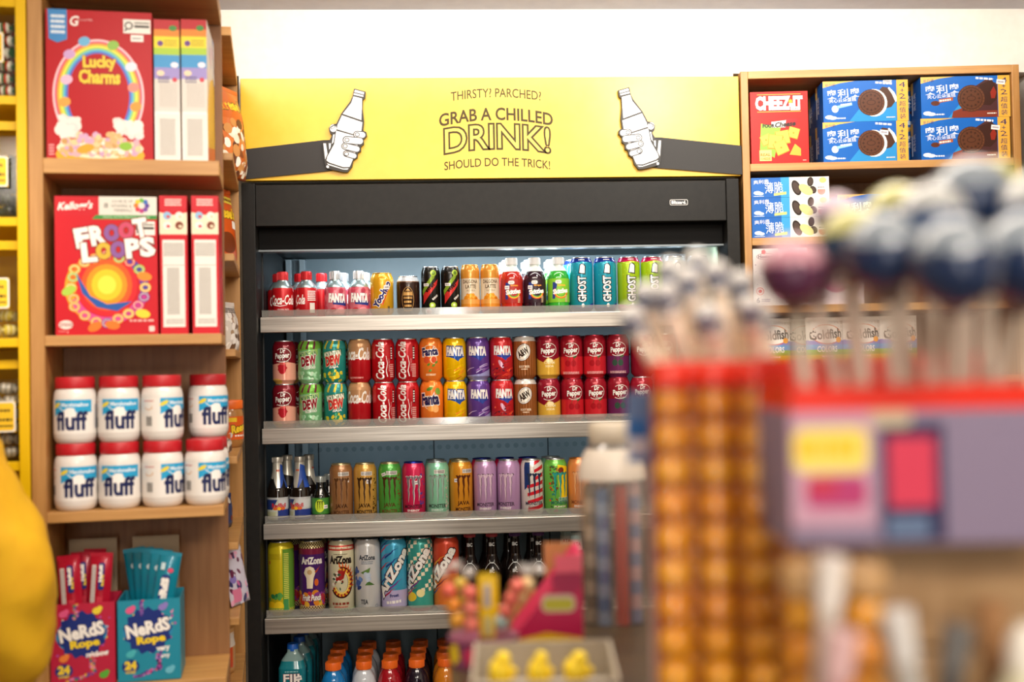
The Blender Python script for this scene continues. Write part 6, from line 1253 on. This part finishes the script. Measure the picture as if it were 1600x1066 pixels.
def spread(tops):
    for _ in range(80):
        for i in range(len(tops)):
            for j in range(i):
                d = tops[i][0] - tops[j][0]; need = tops[i][1] + tops[j][1] + .002 - d.length
                if need > 0: w = Vector((d.x * .3, d.y * 2 + .0005, d.z * .3)).normalized(); tops[i][0] += w * need * .55; tops[j][0] -= w * need * .55
spread(tops)
for i, (nm, (px, py, D)) in enumerate(zip(names, heads)):
    bp = at_depth(210 + .84 * px, 700, 1.024 + (D - .985) * .5); bp.z = TZ + .0006 + .3595; top = tops[i][0] + Vector((0, 0, .008)); v = top - bp
    lean = Vector((0, 0, 1)).rotation_difference(v.normalized()).to_euler()
    lolly('lollipop', 'small white wrapped lollipop on a cream stick, ' + nm, -.1, bp.x, bp.y, bp.z, bp.z + v.length, .0125, lean, (GREYB, GREYW, CREAM, CLW), .0068)
# --- big lollipops in a lilac box
PUR = (M('#4a1c3c', .3, coat=.5), M('#c9909c', .3, coat=.4)); NAV = (M('#16294a', .25, coat=.5), M('#7f878f', .3, coat=.4)); YL = (M('#1a3a5c', .25, coat=.5), M('#b3ae62', .3, coat=.5)); BST = M('#d8cbb9', .5); BRW = clear_film('brown_wrapper', '#a08c7c', .3, .2, .7)
bx = at_depth(1480, 740, .80); BXZ0 = at_depth(1480, 850, .80).z; BXZ1 = at_depth(1480, 640, .80).z; RDZ = at_depth(1480, 552, .90).z
bl = at_depth(1236, 740, .80); W0 = (at_depth(1640, 740, .80) - bl).length
rz = R_(-3.4)
t = thing('lollipop_display_box', 'lilac display box with red top tray and yellow pink badge, foreground right', 'box', (bl.x + NR.x * W0 / 2, bl.y + NR.y * W0 / 2, BXZ0), rz)
LIL = M('#7d7088', .5); h = BXZ1 - BXZ0; mt = MB()
mt.box(-W0 / 2, W0 / 2, 0, .10, 0, h, LIL)
a = Art(rough=.45); k = .80 / FPX
a.rect(0, h * .15, 130 * k, h, '#b890a4'); a.rrect(4 * k, h * .55, 122 * k, h * .88, .008, '#e2cf6a'); a.fine(60 * k, h * .73, 100 * k, h * .2, '#e0b405', bold=.08); a.rrect(22 * k, h * .28, 118 * k, h * .52, .006, '#a83a6a'); a.rect(26 * k, h * .4, 70 * k, h * .5, '#b8303c')
a.rect(140 * k, h * .03, 240 * k, h * .9, '#241f45'); a.rect(152 * k, h * .28, 226 * k, h * .80, '#c43a52'); a.rect(148 * k, h * .05, 215 * k, h * .22, '#5c6e8c'); a.rrect(125 * k, h * .88, 190 * k, h * 1.0, .004, '#b8a890')
flat(mt, a, (-W0 / 2, 0, 0), (1, 0, 0), (0, 0, 1), W0, h); mt.build('carton', t, bevel=.001)
RED = M('#d3260f', .4); mt = MB(); mt.box(-W0 / 2 + .001, W0 / 2, .001, .10, h + .0002, h + .0022, RED); mt.box(-W0 / 2 + .001, W0 / 2, .001, .003, h + .0022, h + .018, RED); mt.box(-W0 / 2 + .001, W0 / 2, .098, .10, h + .0022, RDZ - BXZ0, RED); mt.box(-W0 / 2 + .001, -W0 / 2 + .003, .003, .098, h + .0022, h + .03, RED); mt.build('red_tray', t)
BZ = TZ + .0006
rb = thing('riser_crate', 'tan wooden crate raising the lilac lollipop box', 'crate', (bl.x + NR.x * W0 / 2 + ND.x * .03, bl.y + NR.y * W0 / 2 + ND.y * .03, BZ), rz)
TAN = noisy('tan_crate', '#8a6a48', '#a3835c', (1, 12, 12), 5, .6)
for q in range(3): z0 = (BXZ0 - BZ) * q / 3; MB().box(-W0 / 2 + .06, W0 / 2, 0, .08, z0 + .002, z0 + (BXZ0 - BZ) / 3 - .0015, TAN).build('crate_slat', rb, bevel=.002)
LPK = (M('#5a4a78', .3, coat=.5), M('#d0b4c4', .3, coat=.4)); WHT = (M('#23406a', .3, coat=.5), M('#a9a9a6', .3, coat=.4))
big = [(1236, 425, .78, PUR, 54, 'purple lollipop with pink top at the left end of the big bunch'), (1290, 418, .86, PUR, 46, 'purple pink lollipop, second from left of the big bunch'), (1338, 385, .84, YL, 56, 'yellow and navy lollipop right of the purple pair'), (1322, 335, .92, LPK, 36, 'pale pink topped lollipop behind the yellow navy one'), (1392, 398, .80, NAV, 62, 'navy lollipop with pale top in the middle of the big bunch'), (1412, 335, .90, YL, 54, 'yellow topped lollipop behind the middle navy one'), (1452, 345, .84, WHT, 58, 'white topped lollipop behind the large front navy one'), (1478, 410, .78, NAV, 68, 'large navy lollipop near the front, right of the middle one'), (1512, 318, .86, NAV, 66, 'tall navy lollipop at the upper right of the bunch'), (1560, 405, .77, NAV, 74, 'low navy lollipop at the front right'), (1548, 305, .92, YL, 56, 'tall yellow topped lollipop at the far right'), (1610, 340, .82, WHT, 68, 'pale lollipop cut by the right frame edge')]
zt = BXZ0 + h + .003
tops = [[at_depth(px, py, D), rp / FPX * D] for px, py, D, mats, rp, lab in big]
spread(tops)
for i, (px, py, D, mats, rp, lab) in enumerate(big):
    r = rp / FPX * D; bp = at_depth(1262 + (px - 1236) * .9 + (i % 2) * 6, 660, min(max((tops[i][0] - EYE).dot(CAMROT @ Vector((0, 0, -1))), .822), .864)); bp.z = zt + .002; top = tops[i][0]; v = top - bp; v = v * ((v.length + r * .25) / v.length); lean = Vector((0, 0, 1)).rotation_difference(v.normalized()).to_euler()
    lolly('lollipop', lab, .2, bp.x, bp.y, bp.z, bp.z + v.length, r, lean, (mats[0], mats[1], BST, BRW), .0055)
# --- loose things in front of the crate
for i, (px, py, D, px2, lab) in enumerate(((1300, 870, .74, 1283, 'white paper straw leaning upright before the tan crate'), (1400, 955, .72, 1432, 'clear wrapped stick leaning to the left before the tan crate'), (1318, 985, .70, 1300, 'pale pink wrapped stick low before the tan crate'), (1498, 975, .74, 1476, 'dark grey wrapped stick right of the leaning clear one'), (1548, 940, .76, 1556, 'brown wrapped stick beside the pale cream bottle'))):
    a0 = at_depth(px, py, D); a1 = at_depth(px2, 1130, D); d = (a1 - a0); b0 = a0 + d * ((TZ + .006 - a0.z) / d.z)
    t = thing('wrapped_candy_stick', lab, 'candy', b0); vv = a0 - b0
    MB().tube([(0, 0, 0), vv * .85], .0075, M(('#c9bdb0', '#b4b0aa', '#b88a8a', '#4a4846', '#8a6240')[i], .3, coat=.5), 12).build('stick', t); MB().tube([vv * .85, vv], [.0085, .0105], M(('#e0d8d0', '#d8d4d0', '#d8b0b0', '#6a6866', '#a87c54')[i], .25, coat=.5), 12).build('twist_end', t)
p = pos_at(1600, .72); t = thing('squeeze_bottle', 'pale cream sweet bottle with green base at the lower right corner', 'bottle', p)
BT = [(0, .024), (.004, .026), (.14, .026), (.165, .02), (.18, .012)]
MB().lathe(BT, M('#c6bfa0', .35, coat=.3), 28).build('bottle_body', t); MB().lathe(off(BT, .03, .10, .0006), M('#9ab04a', .4), 28, cap0=False, cap1=False).build('paper_label', t); MB().lathe([(.178, .0135), (.195, .0125), (.205, .006)], M('#e4ddd0', .4), 20).build('bottle_cap', t)
# --- clear jar of candy sticks
p = pos_at(957, 1.67); t = thing('candy_stick_jar', 'clear jar with pale shoulders in the foreground left of the gumball tubes', 'jar', p)
JP = [(0, .046), (.006, .050), (.205, .050), (.232, .047), (.252, .036), (.262, .029)]; JF = clear_film('jar_film', '#f4eee6', .3, .2, .9)
MB().lathe(JP, JF, 36, cap1=False).build('jar_body', t); MB().lathe([(.258, .031), (.262, .0325), (.286, .0325), (.289, .030)], M('#b3a795', .45), 32).build('jar_lid', t); MB().lathe([(.208, .0503), (.232, .0474), (.252, .0365)], M('#c0b5a8', .35), 36, cap0=False, cap1=False).build('shoulder_band', t)
g = random.Random(4)
SC_ = [('#3f6aa4', '#7f9cc4', 'blue and pale blue striped'), ('#b23a2c', '#c8523c', 'red'), ('#c4a8b4', '#7a86b4', 'lilac striped'), ('#b89a60', '#d8c89a', 'golden'), ('#9a8a78', '#c8bcae', 'beige'), ('#c8b8ac', '#8a7a70', 'pale grey'), ('#a83828', '#d8cfc4', 'red and white'), ('#6a5a4c', '#a89888', 'brown')]
for i, (c1, c2, nm) in enumerate(SC_):
    an = 2 * math.pi * i / 8 - 2.15; rr = .034; m = MB(); ln = .195 + .004 * (i % 3)
    for s in range(10): m.lathe([(ln * s / 10, .0098), (ln * (s + 1) / 10, .0098)], M(c1 if s % 2 or nm in ('red',) else c2, .3), 12)
    tag(m.build('candy_stick', None, p + Vector((rr * math.cos(an), rr * math.sin(an), .0015)), (0, 0, i)), nm + ' candy stick standing inside the clear jar', 'candy')
p = pos_at(1015, 1.30); 
t = thing('price_flag', 'blue and white card tucked beside the gumball tubes', 'card', at_depth(1016, 722, 1.12), R_(-3.4)); hh = at_depth(1016, 612, 1.12).z - at_depth(1016, 722, 1.12).z
m = MB(); m.box(-.022, .018, 0, .002, 0, hh, M('#5f83b4', .4)); a = Art(); a.rect(0, 0, .02, hh * .6, '#2f74c0'); a.rect(0, hh * .1, .02, hh * .35, '#c8d4e0'); flat(m, a, (-.022, 0, 0), (1, 0, 0), (0, 0, 1), .04, hh); m.build('card', t)
MB().box(-.003, .003, .0021, .0051, TZ + .0006 - t.location.z, .01, M('#d8d0c8', .4)).build('card_stem', t)
# --- magenta display box
p0 = at_depth(800, 1008, 1.48); p1 = at_depth(912, 1008, 1.48); MW = (p1 - p0).length; k = 1.48 / FPX
t = thing('candy_display_box', 'magenta display box with slanted side and yellow lettering, foreground centre', 'box', (p0.x, p0.y, TZ + .0006), R_(-3.4))
zb = 0; hb = at_depth(912, 868, 1.48).z - TZ; z1 = at_depth(850, 1003, 1.48).z - TZ
MAG = M('#b8104a', .4)
m = MB(); m.prism([(0, 0), (MW, 0), (MW, hb), (MW * .93, hb), (0, z1 + .003)], 0, .10, MAG, MAG)
a = Art(rough=.4); a.rrect(MW * .42, hb * .42, MW * .9, hb * .6, .008, '#c9b8a8'); a.rrect(MW * .45, hb * .44, MW * .87, hb * .56, .006, '#b8b43a'); a.ell(MW * .78, hb * .74, .020, .018, '#a02a50'); a.poly([(0, 0), (MW, 0), (MW, hb * .16), (MW * .5, hb * .22), (0, hb * .14)], '#dfae0a'); a.fine(MW * .5, hb * .12, MW * .5, hb * .12, '#e8c01a', bold=.08)
flat(m, a, (0, 0, 0), (1, 0, 0), (0, 0, 1), MW, hb); m.build('side_panel', t)
MB().box(-.005, MW, .101, .104, 0, hb * .5, M('#b07a48', .6)).build('back_card', t); MB().box(MW * .5, MW, .1045, .107, 0, hb, M('#b07a48', .6)).build('back_card', t); MB().box(MW * .62, MW, -.0012, -.0004, hb * .82, hb * 1.0, M('#d8566c', .4)).build('corner_flap', t)
# --- tray of yellow sweets
q0 = at_depth(737, 1006, 1.36); q1 = at_depth(940, 1006, 1.36); TW = (q1 - q0).length; th = q0.z - TZ
t = thing('sweet_tray', 'grey beige cardboard tray holding three yellow sweets at the bottom', 'tray', (q0.x, q0.y - .115, TZ + .0006), R_(-3.4)); TR = M('#aa9f8e', .7)
MB().box(0, TW, 0, .115, 0, .003, TR).build('tray_floor', t); MB().box(-.003, TW + .003, .1155, .1185, 0, th, TR).build('tray_wall', t); MB().box(-.003, TW + .003, -.004, -.001, 0, .030, TR).build('tray_wall', t)
for x in (-.0035, TW + .0005): MB().prism([(0, 0), (.118, 0), (.118, th), (0, .030)], 0, .003, TR).build('tray_wall', t, loc=(x + .003, -.001, 0), rot=(0, 0, math.pi / 2))
YS = noisy('yellow_sugar', '#e8c40c', '#f0d42a', (1, 1, 1), 60, .5, bump=.2)
for px, lab, sx in ((782, 'left yellow domed sweet in the cardboard tray', 1), (842, 'middle yellow domed sweet in the cardboard tray', .9), (900, 'right yellow domed sweet in the cardboard tray', 1.15)):
    c = at_depth(px, 1040, 1.31); m = MB(); rr = .019
    m.ball((0, 0, .030), rr, YS, 22, 14, (sx, 1, 1.0)); m.ball((0.004 * sx, -.004, .048), rr * .62, YS, 18, 12, (sx, 1, .9)); m.lathe([(0, rr * .9), (.004, rr * 1.02), (.030, rr * 1.0)], YS, 22); m.ball((rr * 1.0 * sx, 0, .026), rr * .4, YS, 12, 8)
    hz = at_depth(px, 1016, 1.31).z - (TZ + .0042); s = hz / .060
    o = m.build('yellow_sweet', None, (c.x, c.y, TZ + .0042)); o.scale = (s * .95, s * .95, s); tag(o, lab, 'sweet')
# --- cup of gumball necklaces and yellow packets
cols_ = ['#e0563f', '#e8827c', '#e89a2c', '#e8d27c', '#d8c43a', '#6aa83a', '#efe0b0', '#c84a5a']
cp = pos_at(752, 1.45); t = thing('candy_cup', 'multicoloured counter tub holding gumball strings and yellow packets', 'tub', cp)
m = MB(); tub = [(0, .044), (.03, .044), (.034, .0455)]; m.lathe(tub, M('#7a3a5c', .4), 36); pr_ = off(tub, .004, .03, .0005); a = Art(); 
for i in range(14): a.poly([(-.2 + i * .03, 0), (-.185 + i * .03, .012), (-.19 + i * .03, .034), (-.21 + i * .03, .02)], ['#2f6ab4', '#e0c01f', '#c8305a', '#3a8a4a'][i % 4])
wrap(m, a, pr_, 36); m.build('tub_body', t)
g = random.Random(8)
for si, (px, ytop, pb, D, pal, lab) in enumerate(((696, 905, 718, 1.445, ['#efdca8', '#e8b23a', '#e8982c', '#e0685c'], 'string of yellow and orange gumballs leaning left over the tub'), (733, 908, 737, 1.42, ['#e0706c', '#e8827c', '#e0605c', '#e8982c'], 'string of pink gumballs at the front of the tub'), (812, 908, 778, 1.44, ['#9cc4d0', '#e0706c', '#e8d27c', '#8aa06a'], 'string of mixed gumballs right of the yellow packets'), (838, 890, 782, 1.462, ['#efcf8a', '#e8b85a', '#c8b43a', '#f0e0b4'], 'string of cream gumballs leaning right before the magenta box'), (716, 897, 735, 1.482, ['#efe2b8', '#d8c85a', '#c8b84a'], 'string of cream yellow gumballs at the back left of the tub'))):
    tp_ = at_depth(px, ytop, D - (.03 if px > 800 else 0)); bs = at_depth(pb, 1000, D); bs.z = TZ + .043; n = int((tp_ - bs).length / .0195); dv = (tp_ - bs).normalized()
    tg = thing('gumball_string', lab, 'candy', bs)
    MB().tube([(0, 0, 0), dv * (.0195 * n + .012)], .0104, TUBE, 14, caps=False).build('film_sleeve', tg); MB().tube([dv * (.0195 * n + .012), dv * (.0195 * n + .022)], [.004, .010], CLW, 12, caps=False).build('twist_end', tg)
    for b in range(n): MB().ball(dv * (.012 + .0195 * b), .0094, M(g.choice(pal), .25, coat=.4), 14, 9).build('gumball', tg)
for px, D, yt, lean, lab in ((760, 1.425, 896, .0, 'yellow sweet packet with grey window, left of two in the tub'), (762, 1.476, 900, .06, 'yellow sweet packet, right of two in the tub')):
    tp_ = at_depth(px, yt, D); bz = TZ + .036; H = tp_.z - bz
    pouch('sweet_packet', lab, 'candy', .020 if 'left' in lab else .026, H - .01, .010, '#dfb808', lambda a, w, h: (a.rrect(w * .3, h * .55, w * .75, h * .95, .003, '#9a949c'), a.rrect(w * .3, h * .05, w * .8, h * .4, .003, '#b8b07a')), (tp_.x, tp_.y, bz), R_(-3.4))
